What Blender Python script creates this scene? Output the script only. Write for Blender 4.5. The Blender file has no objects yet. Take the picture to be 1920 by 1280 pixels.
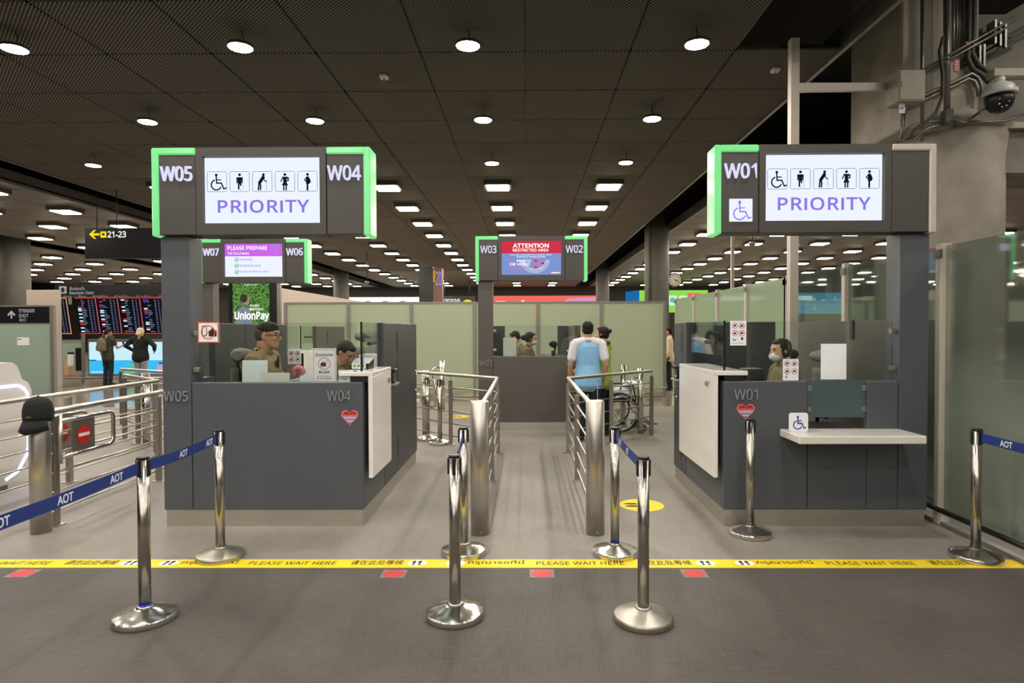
import bpy, math, random
from mathutils import Vector, Matrix
random.seed(7)
SC = bpy.context.scene
COL = SC.collection

# ---------------------------------------------------------------- camera, world, exposure
def make_camera():
    yaw, pitch, roll = math.radians(0.49), math.radians(-1.12), math.radians(0.17)
    fw = Vector((-math.sin(yaw) * math.cos(pitch), math.cos(yaw) * math.cos(pitch), math.sin(pitch)))
    rt = Vector((math.cos(yaw), math.sin(yaw), 0))
    up = rt.cross(fw)
    r2 = rt * math.cos(roll) - up * math.sin(roll)
    u2 = up * math.cos(roll) + rt * math.sin(roll)
    m = Matrix((r2, u2, -fw)).transposed().to_4x4()
    m.translation = Vector((0, 0, 1.605))
    cd = bpy.data.cameras.new('camera'); cd.sensor_width = 36; cd.lens = 22
    cd.shift_x = -16 / 1920
    cd.clip_start = 0.05; cd.clip_end = 300
    co = bpy.data.objects.new('camera', cd); co.matrix_world = m
    COL.objects.link(co); SC.camera = co
make_camera()
W = bpy.data.worlds.new('hall_air'); SC.world = W; W.use_nodes = True
W.node_tree.nodes['Background'].inputs[0].default_value = (0.8, 0.85, 0.9, 1)
W.node_tree.nodes['Background'].inputs[1].default_value = 0.02
SC.view_settings.view_transform = 'Standard'; SC.view_settings.look = 'None'
SC.view_settings.gamma = 1.0; SC.view_settings.use_curve_mapping = False
SC.view_settings.exposure = 0.0
SC.cycles.max_bounces = 7; SC.cycles.diffuse_bounces = 3; SC.cycles.glossy_bounces = 3; SC.cycles.transparent_max_bounces = 12
SC.cycles.adaptive_threshold = 0.04; SC.cycles.adaptive_min_samples = 20
LAMP_ROUND, LAMP_SQUARE = 262.0, 56.0        # radiance of the round pendants and the square fittings

# ---------------------------------------------------------------- materials
def lin(h):
    h = h.lstrip('#'); v = [int(h[i:i + 2], 16) / 255 for i in (0, 2, 4)]
    return tuple(c / 12.92 if c <= 0.04045 else ((c + 0.055) / 1.055) ** 2.4 for c in v) + (1,)
MATS = {}
def pm(name, hexc, rough=0.5, metal=0.0, var=0.06, scale=12.0, bump=0.0, spec=0.5, stretch=None, coat=0.0, emit=0.0):
    m = bpy.data.materials.new(name); m.use_nodes = True
    nt = m.node_tree; N = nt.nodes; L = nt.links; p = N['Principled BSDF']
    c = lin(hexc)
    p.inputs['Roughness'].default_value = rough; p.inputs['Metallic'].default_value = metal
    p.inputs['Specular IOR Level'].default_value = spec; p.inputs['Coat Weight'].default_value = coat
    tc = N.new('ShaderNodeTexCoord'); nz = N.new('ShaderNodeTexNoise'); nz.inputs['Scale'].default_value = scale
    nz.inputs['Detail'].default_value = 3
    src = tc.outputs['Object']
    if stretch:
        mp = N.new('ShaderNodeMapping'); mp.inputs['Scale'].default_value = stretch
        L.new(src, mp.inputs[0]); src = mp.outputs[0]
    L.new(src, nz.inputs['Vector'])
    rp = N.new('ShaderNodeValToRGB')
    rp.color_ramp.elements[0].position = 0.3; rp.color_ramp.elements[1].position = 0.7
    rp.color_ramp.elements[0].color = tuple(max(0, x * (1 - var)) for x in c[:3]) + (1,)
    rp.color_ramp.elements[1].color = tuple(min(1, x * (1 + var)) for x in c[:3]) + (1,)
    L.new(nz.outputs['Fac'], rp.inputs[0]); L.new(rp.outputs[0], p.inputs['Base Color'])
    if bump:
        b = N.new('ShaderNodeBump'); b.inputs['Strength'].default_value = bump; b.inputs['Distance'].default_value = 0.01
        L.new(nz.outputs['Fac'], b.inputs['Height']); L.new(b.outputs[0], p.inputs['Normal'])
    if emit:
        L.new(rp.outputs[0], p.inputs['Emission Color']); p.inputs['Emission Strength'].default_value = emit
    MATS[name] = m
    return m
def em(name, hexc, strength=1.0):
    m = bpy.data.materials.new(name); m.use_nodes = True
    nt = m.node_tree; N = nt.nodes; N.clear()
    e = N.new('ShaderNodeEmission'); e.inputs[0].default_value = lin(hexc); e.inputs[1].default_value = strength
    o = N.new('ShaderNodeOutputMaterial'); nt.links.new(e.outputs[0], o.inputs[0])
    m.cycles.emission_sampling = 'FRONT' if name.startswith('lamp') else 'AUTO' if name in ('screen_white', 'led_white') else 'NONE'
    MATS[name] = m
    return m
def glass(name, tint, gloss=0.06, diff=0.0, diffc='#9aa89a', rough=0.0, film=None):
    """thin sheet: clear or filmed pane with a mirror sheen that grows at grazing angles"""
    m = bpy.data.materials.new(name); m.use_nodes = True
    nt = m.node_tree; N = nt.nodes; L = nt.links; N.clear()
    t = N.new('ShaderNodeBsdfTransparent'); t.inputs[0].default_value = lin(tint)
    d = N.new('ShaderNodeBsdfDiffuse'); d.inputs[0].default_value = lin(diffc)
    tl = N.new('ShaderNodeBsdfTranslucent'); tl.inputs[0].default_value = lin(diffc)
    dm = N.new('ShaderNodeMixShader'); dm.inputs[0].default_value = 0.45
    L.new(d.outputs[0], dm.inputs[1]); L.new(tl.outputs[0], dm.inputs[2])
    m1 = N.new('ShaderNodeMixShader'); m1.inputs[0].default_value = diff
    L.new(t.outputs[0], m1.inputs[1]); L.new(dm.outputs[0], m1.inputs[2])
    if film:            # frosted film whose density is read from the height of the pane (low, high, dense, clear)
        g = N.new('ShaderNodeNewGeometry'); s = N.new('ShaderNodeSeparateXYZ'); r = N.new('ShaderNodeMapRange')
        L.new(g.outputs['Position'], s.inputs[0]); L.new(s.outputs[2], r.inputs[0])
        r.inputs[1].default_value, r.inputs[2].default_value, r.inputs[3].default_value, r.inputs[4].default_value = film
        L.new(r.outputs[0], m1.inputs[0])
    gl = N.new('ShaderNodeBsdfGlossy'); gl.inputs['Roughness'].default_value = rough
    gl.inputs[0].default_value = (0.9, 0.95, 0.92, 1)
    lw = N.new('ShaderNodeLayerWeight'); lw.inputs[0].default_value = 0.35
    mu = N.new('ShaderNodeMath'); mu.operation = 'MULTIPLY_ADD'; mu.inputs[1].default_value = 0.6; mu.inputs[2].default_value = gloss
    L.new(lw.outputs['Fresnel'], mu.inputs[0])
    m2 = N.new('ShaderNodeMixShader'); L.new(mu.outputs[0], m2.inputs[0])
    L.new(m1.outputs[0], m2.inputs[1]); L.new(gl.outputs[0], m2.inputs[2])
    o = N.new('ShaderNodeOutputMaterial'); L.new(m2.outputs[0], o.inputs[0])
    MATS[name] = m
    return m

pm('laminate', '#505359', 0.42, var=0.03, scale=60)
pm('sign_body', '#44403c', 0.45, var=0.03, scale=60)
pm('laminate_warm', '#55504c', 0.42, var=0.03, scale=60)
pm('dark_panel', '#3c3e41', 0.4, var=0.03, scale=60)
pm('black', '#141414', 0.45)
pm('black_plastic', '#191a1c', 0.35)
pm('rubber', '#1c1c1c', 0.7)
pm('white_slab', '#e8e3dd', 0.1, var=0.02)
pm('white_paint', '#d8d6d2', 0.35, var=0.03)
pm('beige_paint', '#b5aba0', 0.5, var=0.03)
pm('paper', '#f3f5fa', 0.6, var=0.02)
pm('paper_warm', '#e6e2da', 0.6, var=0.03)
pm('polished_steel', '#bab5ac', 0.22, 1.0, var=0.02)
pm('steel', '#c8c3bb', 0.33, 1.0, var=0.04, scale=40, stretch=(1, 1, 0.03))
pm('steel_plinth', '#cbc5bb', 0.42, 1.0, var=0.05, scale=30, stretch=(0.05, 1, 1))
pm('chrome', '#d2cec7', 0.2, 1.0, var=0.02)
pm('satin_steel', '#b8b2a6', 0.38, 1.0, var=0.05, scale=30)
pm('grey_metal', '#77736c', 0.4, 0.6, var=0.04)
pm('frame_grey', '#8a8681', 0.4, 0.3, var=0.03)
pm('post_paint', '#bcb1a5', 0.45, var=0.03)
pm('letter_grey', '#84858a', 0.4, 0.0, var=0.03)
pm('belt', '#162f7c', 0.6, var=0.06, scale=80)
pm('belt_print', '#dfe3ee', 0.6)
pm('tape', '#eed221', 0.5, var=0.05, scale=30)
pm('ink', '#1c1a16', 0.6)
pm('red_print', '#c8383e', 0.5, var=0.05)
pm('red_sign', '#c2201d', 0.4, var=0.05)
pm('orange_print', '#d9622f', 0.5)
pm('sticker_clear', '#7d7872', 0.35, var=0.04)
pm('blue_print', '#2430a8', 0.5)
pm('pink', '#e07f86', 0.5)
pm('teal', '#23b3a0', 0.5)
pm('gold', '#c9a83c', 0.35, 0.7)
pm('concrete', '#aaa293', 0.85, var=0.22, scale=2.2, bump=0.3)
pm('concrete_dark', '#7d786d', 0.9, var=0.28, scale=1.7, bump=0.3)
pm('conduit', '#8d8a82', 0.4, 0.7, var=0.08)
pm('cable_dark', '#4a4843', 0.6, var=0.1)
pm('box_beige', '#a8a08c', 0.5, var=0.05)
pm('column_dark', '#54534e', 0.6, var=0.08, scale=4)
pm('wall_dark', '#2a2927', 0.8, var=0.1, scale=2)
pm('wall_mid', '#6f6a62', 0.7, var=0.08, scale=1)
pm('sign_black', '#16161a', 0.35, var=0.03)
pm('trim_unlit', '#c3b7ac', 0.35, var=0.02)
pm('fixture', '#3d3a33', 0.6, var=0.05)
pm('green_fabric', '#9aac3e', 0.85, var=0.12, scale=60)
pm('chair_fabric', '#7c7871', 0.9, var=0.1, scale=50)
pm('skin', '#b88a6c', 0.6, var=0.06, scale=9)
pm('skin_light', '#d3a485', 0.5, var=0.05, scale=9)
pm('hair', '#15120f', 0.62, var=0.3, scale=90, stretch=(1, 1, 0.12), bump=0.6, spec=0.3)
pm('fade_hair', '#4c3b2e', 0.7, var=0.2, scale=120)
pm('khaki', '#8a7858', 0.85, var=0.1, scale=25, bump=0.3)
pm('khaki_dark', '#57492f', 0.8, var=0.1)
pm('shirt_blue', '#86b8e0', 0.8, var=0.07, scale=10, bump=0.4)
pm('shirt_white', '#d9d5dc', 0.8, var=0.05, scale=10, bump=0.3)
pm('navy', '#191b24', 0.8, var=0.1)
pm('black_cloth', '#0e0e10', 0.85, var=0.15, scale=10, bump=0.4)
pm('olive_shirt', '#3d382e', 0.85, var=0.1)
pm('backpack', '#6f675a', 0.8, var=0.1, scale=20)
pm('cream', '#d6c2a0', 0.8, var=0.06)
pm('grey_cloth', '#8b8d92', 0.85, var=0.1)
pm('mask', '#e3e2de', 0.7, var=0.03)
pm('mirror_black', '#222428', 0.15, var=0.02)
pm('light_green_panel', '#9db3a5', 0.3, var=0.02)
pm('egate', '#d8d2cb', 0.3, var=0.02)
pm('polished', '#8f877c', 0.12, var=0.06, scale=2)
pm('purple_box', '#8a7fb0', 0.4, 0.6)
pm('label_red', '#b21e1e', 0.5)
em('lamp_round', '#fff8ec', LAMP_ROUND)
em('lamp_square', '#fff0dc', LAMP_SQUARE)
pm('green_light', '#3f8c50', 0.2, var=0.01)
MATS['green_light'].node_tree.nodes['Principled BSDF'].inputs['Emission Color'].default_value = lin('#7fe492'); MATS['green_light'].node_tree.nodes['Principled BSDF'].inputs['Emission Strength'].default_value = 0.72; MATS['green_light'].cycles.emission_sampling = 'NONE'
em('letter_light', '#e6e4ff', 0.95)
em('screen_white', '#e9f0ff', 1.05)
em('screen_purple', '#8f78e8', 1.0)
em('screen_line', '#57639a', 0.9)
em('screen_ink', '#14182a', 0.8)
em('screen_magenta', '#cf68ea', 1.0)
em('screen_green', '#39b878', 0.9)
em('screen_lilac', '#9a9fe0', 1.0)
em('screen_red', '#d23448', 1.0)
em('screen_blue', '#7f9ad8', 0.95)
em('screen_paleblue', '#b9cdf0', 0.95)
em('screen_rose', '#ff5a86', 1.0)
em('screen_text', '#ffffff', 1.1)
em('sign_yellow', '#ffe11c', 1.0)
em('sign_white', '#f2f2f2', 1.0)
em('sign_grey', '#b9b9b6', 0.8)
em('board_dark', '#15161f', 0.7)
em('board_red', '#c23a35', 0.9)
em('board_orange', '#d98a55', 0.9)
em('board_white', '#aab8e0', 0.9)
em('board_blue', '#4a3fae', 0.9)
em('ad_cyan', '#3fbdf2', 1.0)
em('ad_sky', '#c8f0fb', 1.0)
em('ad_deep', '#1f6fb4', 0.9)
em('ad_pink', '#e3a0c8', 0.9)
em('ad_red', '#f0705e', 1.0)
em('ad_white', '#fbfff2', 1.25)
em('ad_green', '#8fdc55', 1.0)
em('ad_teal', '#5fc8a8', 0.9)
em('ad_mint', '#d6f5d0', 1.0)
em('led_violet', '#7c7cff', 2.2)
em('led_white', '#b9bfff', 5.0)
glass('clear_glass', '#f7fbf9', 0.02)
glass('frost_blue', '#8fa0a4', 0.05, 0.72, '#6f8085', 0.25)
glass('partition_clear', '#dfe9e2', 0.05, 0.16, '#8b968c', 0.02)
glass('partition_film', '#f3f6f3', 0.05, 0.6, '#9aa194', 0.03, (0.95, 1.5, 0.78, 0.12))
glass('partition_green', '#c8d6c4', 0.04, 0.8, '#bccfb0', 0.08)
glass('partition_back', '#ccd8c8', 0.03, 0.88, '#cbd3bd', 0.1)

def floor_mat(name, a, b, rough):
    m = bpy.data.materials.new(name); m.use_nodes = True
    nt = m.node_tree; N = nt.nodes; L = nt.links; p = N['Principled BSDF']; p.inputs['Roughness'].default_value = rough
    p.inputs['Specular IOR Level'].default_value = 0.3
    tc = N.new('ShaderNodeTexCoord')
    def nz(scale, st, det=2):
        mp = N.new('ShaderNodeMapping'); mp.inputs['Scale'].default_value = st; L.new(tc.outputs['Object'], mp.inputs[0])
        n = N.new('ShaderNodeTexNoise'); n.inputs['Scale'].default_value = scale; n.inputs['Detail'].default_value = det
        L.new(mp.outputs[0], n.inputs['Vector']); return n.outputs['Fac']
    def mx(x, y, op):
        q = N.new('ShaderNodeMath'); q.operation = op
        for i, s in enumerate((x, y)):
            if isinstance(s, float): q.inputs[i].default_value = s
            else: L.new(s, q.inputs[i])
        return q.outputs[0]
    w = mx(nz(130, (1, 0.05, 1)), nz(130, (0.05, 1, 1)), 'ADD')      # warp and weft of the woven vinyl
    w = mx(w, 0.36, 'MULTIPLY')
    big = mx(nz(1.1, (1, 1, 1), 4), 0.5, 'MULTIPLY')
    f = mx(w, big, 'ADD')
    r = N.new('ShaderNodeValToRGB'); r.color_ramp.elements[0].position = 0.42; r.color_ramp.elements[1].position = 0.78
    r.color_ramp.elements[0].color = lin(a); r.color_ramp.elements[1].color = lin(b)
    L.new(f, r.inputs[0]); L.new(r.outputs[0], p.inputs['Base Color'])
    bp = N.new('ShaderNodeBump'); bp.inputs['Strength'].default_value = 0.15; bp.inputs['Distance'].default_value = 0.004
    L.new(w, bp.inputs['Height']); L.new(bp.outputs[0], p.inputs['Normal'])
    MATS[name] = m
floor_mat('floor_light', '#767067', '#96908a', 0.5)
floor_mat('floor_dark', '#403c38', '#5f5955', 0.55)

def ceiling_mat(name, bars, hole, px, py, thr):
    m = bpy.data.materials.new(name); m.use_nodes = True
    nt = m.node_tree; N = nt.nodes; L = nt.links; p = N['Principled BSDF']; p.inputs['Roughness'].default_value = 0.8
    p.inputs['Specular IOR Level'].default_value = 0.15
    tc = N.new('ShaderNodeTexCoord'); s = N.new('ShaderNodeSeparateXYZ'); L.new(tc.outputs['Object'], s.inputs[0])
    def ma(op, x, y=None):
        q = N.new('ShaderNodeMath'); q.operation = op
        for i, v in enumerate((x, y)):
            if v is None: continue
            if isinstance(v, (int, float)): q.inputs[i].default_value = v
            else: L.new(v, q.inputs[i])
        return q.outputs[0]
    a = ma('MULTIPLY', s.outputs[0], math.pi / px); b = ma('MULTIPLY', s.outputs[1], math.pi / py)
    w = ma('MULTIPLY', ma('SINE', ma('ADD', a, b)), ma('SINE', ma('SUBTRACT', a, b)))   # diamond lattice of expanded metal
    w = ma('ABSOLUTE', w)
    r = N.new('ShaderNodeValToRGB'); r.color_ramp.elements[0].position = thr - 0.1; r.color_ramp.elements[1].position = thr + 0.15
    r.color_ramp.elements[0].color = lin(bars); r.color_ramp.elements[1].color = lin(hole)
    L.new(w, r.inputs[0]); L.new(r.outputs[0], p.inputs['Base Color'])
    MATS[name] = m
ceiling_mat('ceiling_mesh', '#8b8377', '#0b0a09', 0.045, 0.045, 0.28)
pm('ceiling_plain', '#665f54', 0.6, var=0.08, scale=1.5)
pm('void', '#0b0b0a', 0.9)

# ---------------------------------------------------------------- mesh builder
ORG = {}; KIDS = {}
class B:
    def __init__(self): self.v = []; self.f = []; self.s = []
    def add(self, vs, fs, smooth=False):
        o = len(self.v); self.v += [Vector(q) for q in vs]
        self.f += [tuple(i + o for i in f) for f in fs]; self.s += [smooth] * len(fs); return self
    def box(self, x0, y0, z0, x1, y1, z1, c=0.0):
        if c <= 0:
            vs = [(x, y, z) for z in (z0, z1) for y in (y0, y1) for x in (x0, x1)]
            return self.add(vs, [(0, 2, 3, 1), (4, 5, 7, 6), (0, 1, 5, 4), (2, 6, 7, 3), (0, 4, 6, 2), (1, 3, 7, 5)])
        # chamfered box: 24 corners
        X, Y, Z = (x0, x1), (y0, y1), (z0, z1); vs = []; idx = {}
        for i in (0, 1):
            for j in (0, 1):
                for k in (0, 1):
                    sx, sy, sz = (c if i == 0 else -c), (c if j == 0 else -c), (c if k == 0 else -c)
                    for a, q in enumerate(((X[i], Y[j] + sy, Z[k] + sz), (X[i] + sx, Y[j], Z[k] + sz), (X[i] + sx, Y[j] + sy, Z[k]))):
                        idx[i, j, k, a] = len(vs); vs.append(q)
        fs = []
        for s in (0, 1):
            q = [(s, 0, 0, 0), (s, 1, 0, 0), (s, 1, 1, 0), (s, 0, 1, 0)]; fs.append([idx[t] for t in (q if s else q[::-1])])
            q = [(0, s, 0, 1), (1, s, 0, 1), (1, s, 1, 1), (0, s, 1, 1)]; fs.append([idx[t] for t in (q[::-1] if s else q)])
            q = [(0, 0, s, 2), (1, 0, s, 2), (1, 1, s, 2), (0, 1, s, 2)]; fs.append([idx[t] for t in (q if s else q[::-1])])
        for a in (0, 1):
            for b in (0, 1):
                q = [idx[0, a, b, 1], idx[1, a, b, 1], idx[1, a, b, 2], idx[0, a, b, 2]]; fs.append(q if a == b else q[::-1])
                q = [idx[a, 0, b, 0], idx[a, 1, b, 0], idx[a, 1, b, 2], idx[a, 0, b, 2]]; fs.append(q[::-1] if a == b else q)
                q = [idx[a, b, 0, 0], idx[a, b, 1, 0], idx[a, b, 1, 1], idx[a, b, 0, 1]]; fs.append(q if a == b else q[::-1])
        for i in (0, 1):
            for j in (0, 1):
                for k in (0, 1):
                    q = [idx[i, j, k, 0], idx[i, j, k, 1], idx[i, j, k, 2]]; fs.append(q if (i + j + k) % 2 else q[::-1])
        return self.add(vs, fs)
    def tube(self, pts, r, n=10, caps=True, smooth=True, closed=False):
        pts = [Vector(p) for p in pts]; R = r if isinstance(r, (list, tuple)) else [r] * len(pts)
        m = len(pts); rings = []; prev = None
        for i, p in enumerate(pts):
            if closed: t = (pts[(i + 1) % m] - pts[i - 1])
            else: t = (pts[min(i + 1, m - 1)] - pts[max(i - 1, 0)])
            t = t.normalized() if t.length > 1e-9 else Vector((0, 0, 1))
            if prev is None:
                a = Vector((0, 0, 1)) if abs(t.z) < 0.9 else Vector((1, 0, 0)); u = (a - t * a.dot(t)).normalized()
            else:
                u = prev - t * prev.dot(t); u = u.normalized() if u.length > 1e-6 else t.orthogonal().normalized()
            prev = u; w = t.cross(u)
            k = 1.0
            if 0 < i < m - 1 or closed:
                d1 = (pts[i] - pts[i - 1]).normalized(); k = 1 / max(0.5, d1.dot(t))
            rings.append([p + (u * math.cos(2 * math.pi * j / n) + w * math.sin(2 * math.pi * j / n)) * R[i] for j in range(n)])
        vs = [q for ring in rings for q in ring]; fs = []
        for i in range(m if closed else m - 1):
            i2 = (i + 1) % m
            for j in range(n):
                fs.append((i * n + j, i * n + (j + 1) % n, i2 * n + (j + 1) % n, i2 * n + j))
        self.add(vs, fs, smooth)
        if caps and not closed:
            o = len(self.v) - len(vs)
            self.f += [tuple(o + j for j in reversed(range(n))), tuple(o + (m - 1) * n + j for j in range(n))]; self.s += [False, False]
        return self
    def lathe(self, prof, c=(0, 0, 0), n=28, smooth=True):
        c = Vector(c); o = len(self.v); m = len(prof)
        for r, z in prof:
            for j in range(n): self.v.append(c + Vector((r * math.cos(2 * math.pi * j / n), r * math.sin(2 * math.pi * j / n), z)))
        for i in range(m - 1):
            for j in range(n):
                self.f.append((o + i * n + j, o + i * n + (j + 1) % n, o + (i + 1) * n + (j + 1) % n, o + (i + 1) * n + j)); self.s.append(smooth)
        self.f.append(tuple(o + j for j in reversed(range(n)))); self.s.append(False)
        self.f.append(tuple(o + (m - 1) * n + j for j in range(n))); self.s.append(False)
        return self
    def prism(self, poly, fn, d0, d1):
        """poly: 2-D outline (a, b); fn(a, b, d) -> world point; extruded from depth d0 to d1"""
        n = len(poly); vs = [fn(a, b, d0) for a, b in poly] + [fn(a, b, d1) for a, b in poly]
        fs = [tuple(range(n))[::-1], tuple(range(n, 2 * n))] + [(i, (i + 1) % n, n + (i + 1) % n, n + i) for i in range(n)]
        return self.add(vs, fs)
    def ball(self, c, r, n=12, m=8, rot=None):
        c = Vector(c); r = (r, r, r) if isinstance(r, (int, float)) else r; vs = [(0, 0, -1)]
        for i in range(1, m):
            a = -math.pi / 2 + math.pi * i / m
            vs += [(math.cos(a) * math.cos(2 * math.pi * j / n), math.cos(a) * math.sin(2 * math.pi * j / n), math.sin(a)) for j in range(n)]
        vs.append((0, 0, 1)); k = len(vs) - 1; out = []
        for q in vs:
            w = Vector((q[0] * r[0], q[1] * r[1], q[2] * r[2])); out.append(c + (rot @ w if rot else w))
        fs = [(0, 1 + (j + 1) % n, 1 + j) for j in range(n)]
        for i in range(m - 2):
            for j in range(n): fs.append((1 + i * n + j, 1 + i * n + (j + 1) % n, 1 + (i + 1) * n + (j + 1) % n, 1 + (i + 1) * n + j))
        fs += [(k, 1 + (m - 2) * n + j, 1 + (m - 2) * n + (j + 1) % n) for j in range(n)]
        return self.add(out, fs, True)
    def mesh(self, name, org=Vector((0, 0, 0))):
        me = bpy.data.meshes.new(name); me.from_pydata([tuple(q - org) for q in self.v], [], self.f)
        me.polygons.foreach_set('use_smooth', self.s); me.update(); return me
    def build(self, name, mat, parent=None, org=None):
        if parent is not None: org = ORG[parent.name]
        elif org is None:
            xs = [q.x for q in self.v]; ys = [q.y for q in self.v]; zs = [q.z for q in self.v]
            org = Vector(((min(xs) + max(xs)) / 2, (min(ys) + max(ys)) / 2, min(zs)))
        org = Vector(org); me = self.mesh(name, org); me.materials.append(MATS[mat])
        return link(name, me, parent, org)
def link(name, me, parent, org):
    o = bpy.data.objects.new(name, me); COL.objects.link(o)
    if parent is not None: o.parent = parent; KIDS.setdefault(parent.name, []).append(o)
    else: o.location = org
    ORG[o.name] = Vector(org)
    return o
def thing(name, label, cat, loc=(0, 0, 0), group=None):
    o = bpy.data.objects.new(name, None); o.empty_display_size = 0.1; o.location = loc; COL.objects.link(o); ORG[o.name] = Vector(loc)
    return tag(o, label, cat, group)
def tag(o, label, cat, group=None):
    o['label'] = label; o['category'] = cat
    if group: o['group'] = group
    return o
def struct(o): o['kind'] = 'structure'; return o
def copy_tree(o, loc=None, parent=None, label=None):
    c = o.copy(); COL.objects.link(c)
    if parent is not None: c.parent = parent
    if loc is not None: c.location = loc
    if label: c['label'] = label
    for ch in KIDS.get(o.name, ()): copy_tree(ch, None, c)
    return c

# planes for flat print and lettering: (a along, b up, n out of the surface)
PL = {'S': lambda O: (lambda a, b, n: (O[0] + a, O[1] - n, O[2] + b)),        # faces the waiting line (-Y)
      'F': lambda O: (lambda a, b, n: (O[0] + a, O[1] + b, O[2] + n)),        # lies on the floor
      'E': lambda O: (lambda a, b, n: (O[0] + n, O[1] + a, O[2] + b)),        # faces +X
      'W': lambda O: (lambda a, b, n: (O[0] - n, O[1] - a, O[2] + b))}        # faces -X
TXT = {}
def sans(s, heavy):
    """upright sans capitals, letters and figures instead of the default face"""
    o = ''
    for c in s:
        if c == 'I': o += c
        elif 'A' <= c <= 'Z': o += chr((0x1D5D4 if heavy else 0x1D5A0) + ord(c) - 65)
        elif 'a' <= c <= 'z': o += chr((0x1D5EE if heavy else 0x1D5BA) + ord(c) - 97)
        elif '0' <= c <= '9': o += chr((0x1D7EC if heavy else 0x1D7E2) + ord(c) - 48)
        else: o += c
    return o
def glyphs(s, bold=0.0, res=3, gap=1.0):
    k = (s, bold, gap)
    if k not in TXT:
        c = bpy.data.curves.new('lettering', 'FONT'); c.body = sans(s, False); c.resolution_u = res; c.offset = bold; c.fill_mode = 'FRONT'; c.space_character = gap
        o = bpy.data.objects.new('lettering', c); me = bpy.data.meshes.new_from_object(o); bpy.data.objects.remove(o)
        vs = [tuple(v.co) for v in me.vertices]; fs = [tuple(p.vertices) for p in me.polygons]; bpy.data.meshes.remove(me)
        xs = [v[0] for v in vs]; ys = [v[1] for v in vs]
        TXT[k] = ([((v[0] - min(xs)) / (max(xs) - min(xs)), (v[1] - min(ys)) / (max(ys) - min(ys))) for v in vs], fs)
    return TXT[k]
def text(s, plane, O, a, b, w, h, mat, parent, n=0.002, depth=0.0, bold=0.01, name='lettering', gap=1.0):
    """lettering fitted to the box (a, b, w, h) of the plane; depth > 0 gives raised letters"""
    vs, fs = glyphs(s, bold, 3, gap); fn = PL[plane](O); q = B()
    q.add([fn(a + x * w, b + y * h, n) for x, y in vs], fs)
    if depth > 0:
        ed = {}
        for f in fs:
            for i in range(len(f)):
                e = (f[i], f[(i + 1) % len(f)]); ed[e] = ed.get(e, 0) + 1
        rim = [e for e in ed if (e[1], e[0]) not in ed]; m = len(vs)
        q.add([fn(a + x * w, b + y * h, n) for x, y in vs] + [fn(a + x * w, b + y * h, n - depth) for x, y in vs],
              [(e[0], e[1], e[1] + m, e[0] + m) for e in rim])
    return q.build(name, mat, parent)
class Flat:
    """flat print: polygons, discs, rings and strokes on a plane"""
    def __init__(s, plane, O, n=0.002): s.fn = PL[plane](O); s.n = n; s.q = B()
    def poly(s, p): s.q.add([s.fn(a, b, s.n) for a, b in p], [tuple(range(len(p)))]); return s
    def rect(s, a0, b0, a1, b1): return s.poly([(a0, b0), (a1, b0), (a1, b1), (a0, b1)])
    def rrect(s, a0, b0, a1, b1, r, k=4):
        p = []
        for cx, cy, t in ((a1 - r, b0 + r, -90), (a1 - r, b1 - r, 0), (a0 + r, b1 - r, 90), (a0 + r, b0 + r, 180)):
            p += [(cx + r * math.cos(math.radians(t + 90 * i / k)), cy + r * math.sin(math.radians(t + 90 * i / k))) for i in range(k + 1)]
        return s.poly(p)
    def disc(s, a, b, r, r2=None, k=20):
        r2 = r2 or r; return s.poly([(a + r * math.cos(2 * math.pi * i / k), b + r2 * math.sin(2 * math.pi * i / k)) for i in range(k)])
    def arc(s, a, b, r, w, t0=0, t1=360, k=20):
        P = [(math.cos(math.radians(t0 + (t1 - t0) * i / k)), math.sin(math.radians(t0 + (t1 - t0) * i / k))) for i in range(k + 1)]
        vs = [s.fn(a + x * (r - w / 2), b + y * (r - w / 2), s.n) for x, y in P] + [s.fn(a + x * (r + w / 2), b + y * (r + w / 2), s.n) for x, y in P]
        s.q.add(vs, [(i, k + 1 + i, k + 2 + i, i + 1) for i in range(k)]); return s
    def line(s, pts, w):
        for (a0, b0), (a1, b1) in zip(pts, pts[1:]):
            L = math.hypot(a1 - a0, b1 - b0) or 1e-6; dx, dy = (a1 - a0) / L * w / 2, (b1 - b0) / L * w / 2
            s.poly([(a0 - dx + dy, b0 - dy - dx), (a1 + dx + dy, b1 + dy - dx), (a1 + dx - dy, b1 + dy + dx), (a0 - dx - dy, b0 - dy + dx)])
        return s
    def build(s, name, mat, parent): return s.q.build(name, mat, parent)
def frame_rect(F, a0, b0, a1, b1, w):
    F.rect(a0, b0, a1, b0 + w).rect(a0, b1 - w, a1, b1).rect(a0, b0 + w, a0 + w, b1 - w).rect(a1 - w, b0 + w, a1, b1 - w)
def wheelchair_icon(F, a, b, s, w=0.085):
    T = lambda x, y: (a + x * s, b + y * s)
    F.disc(*T(0.42, 0.87), 0.075 * s)
    F.line([T(0.42, 0.78), T(0.44, 0.42), T(0.70, 0.42), T(0.84, 0.10), T(0.95, 0.14)], w * s)
    F.line([T(0.44, 0.60), T(0.66, 0.60)], w * 0.8 * s)
    F.arc(*T(0.42, 0.32), 0.28 * s, w * s, 105, 338)
def no_ring(F, a, b, r, w=0.13): F.arc(a, b, r, w * r * 2); F.line([(a - 0.68 * r, b - 0.68 * r), (a + 0.68 * r, b + 0.68 * r)], w * r * 1.5)
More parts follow.
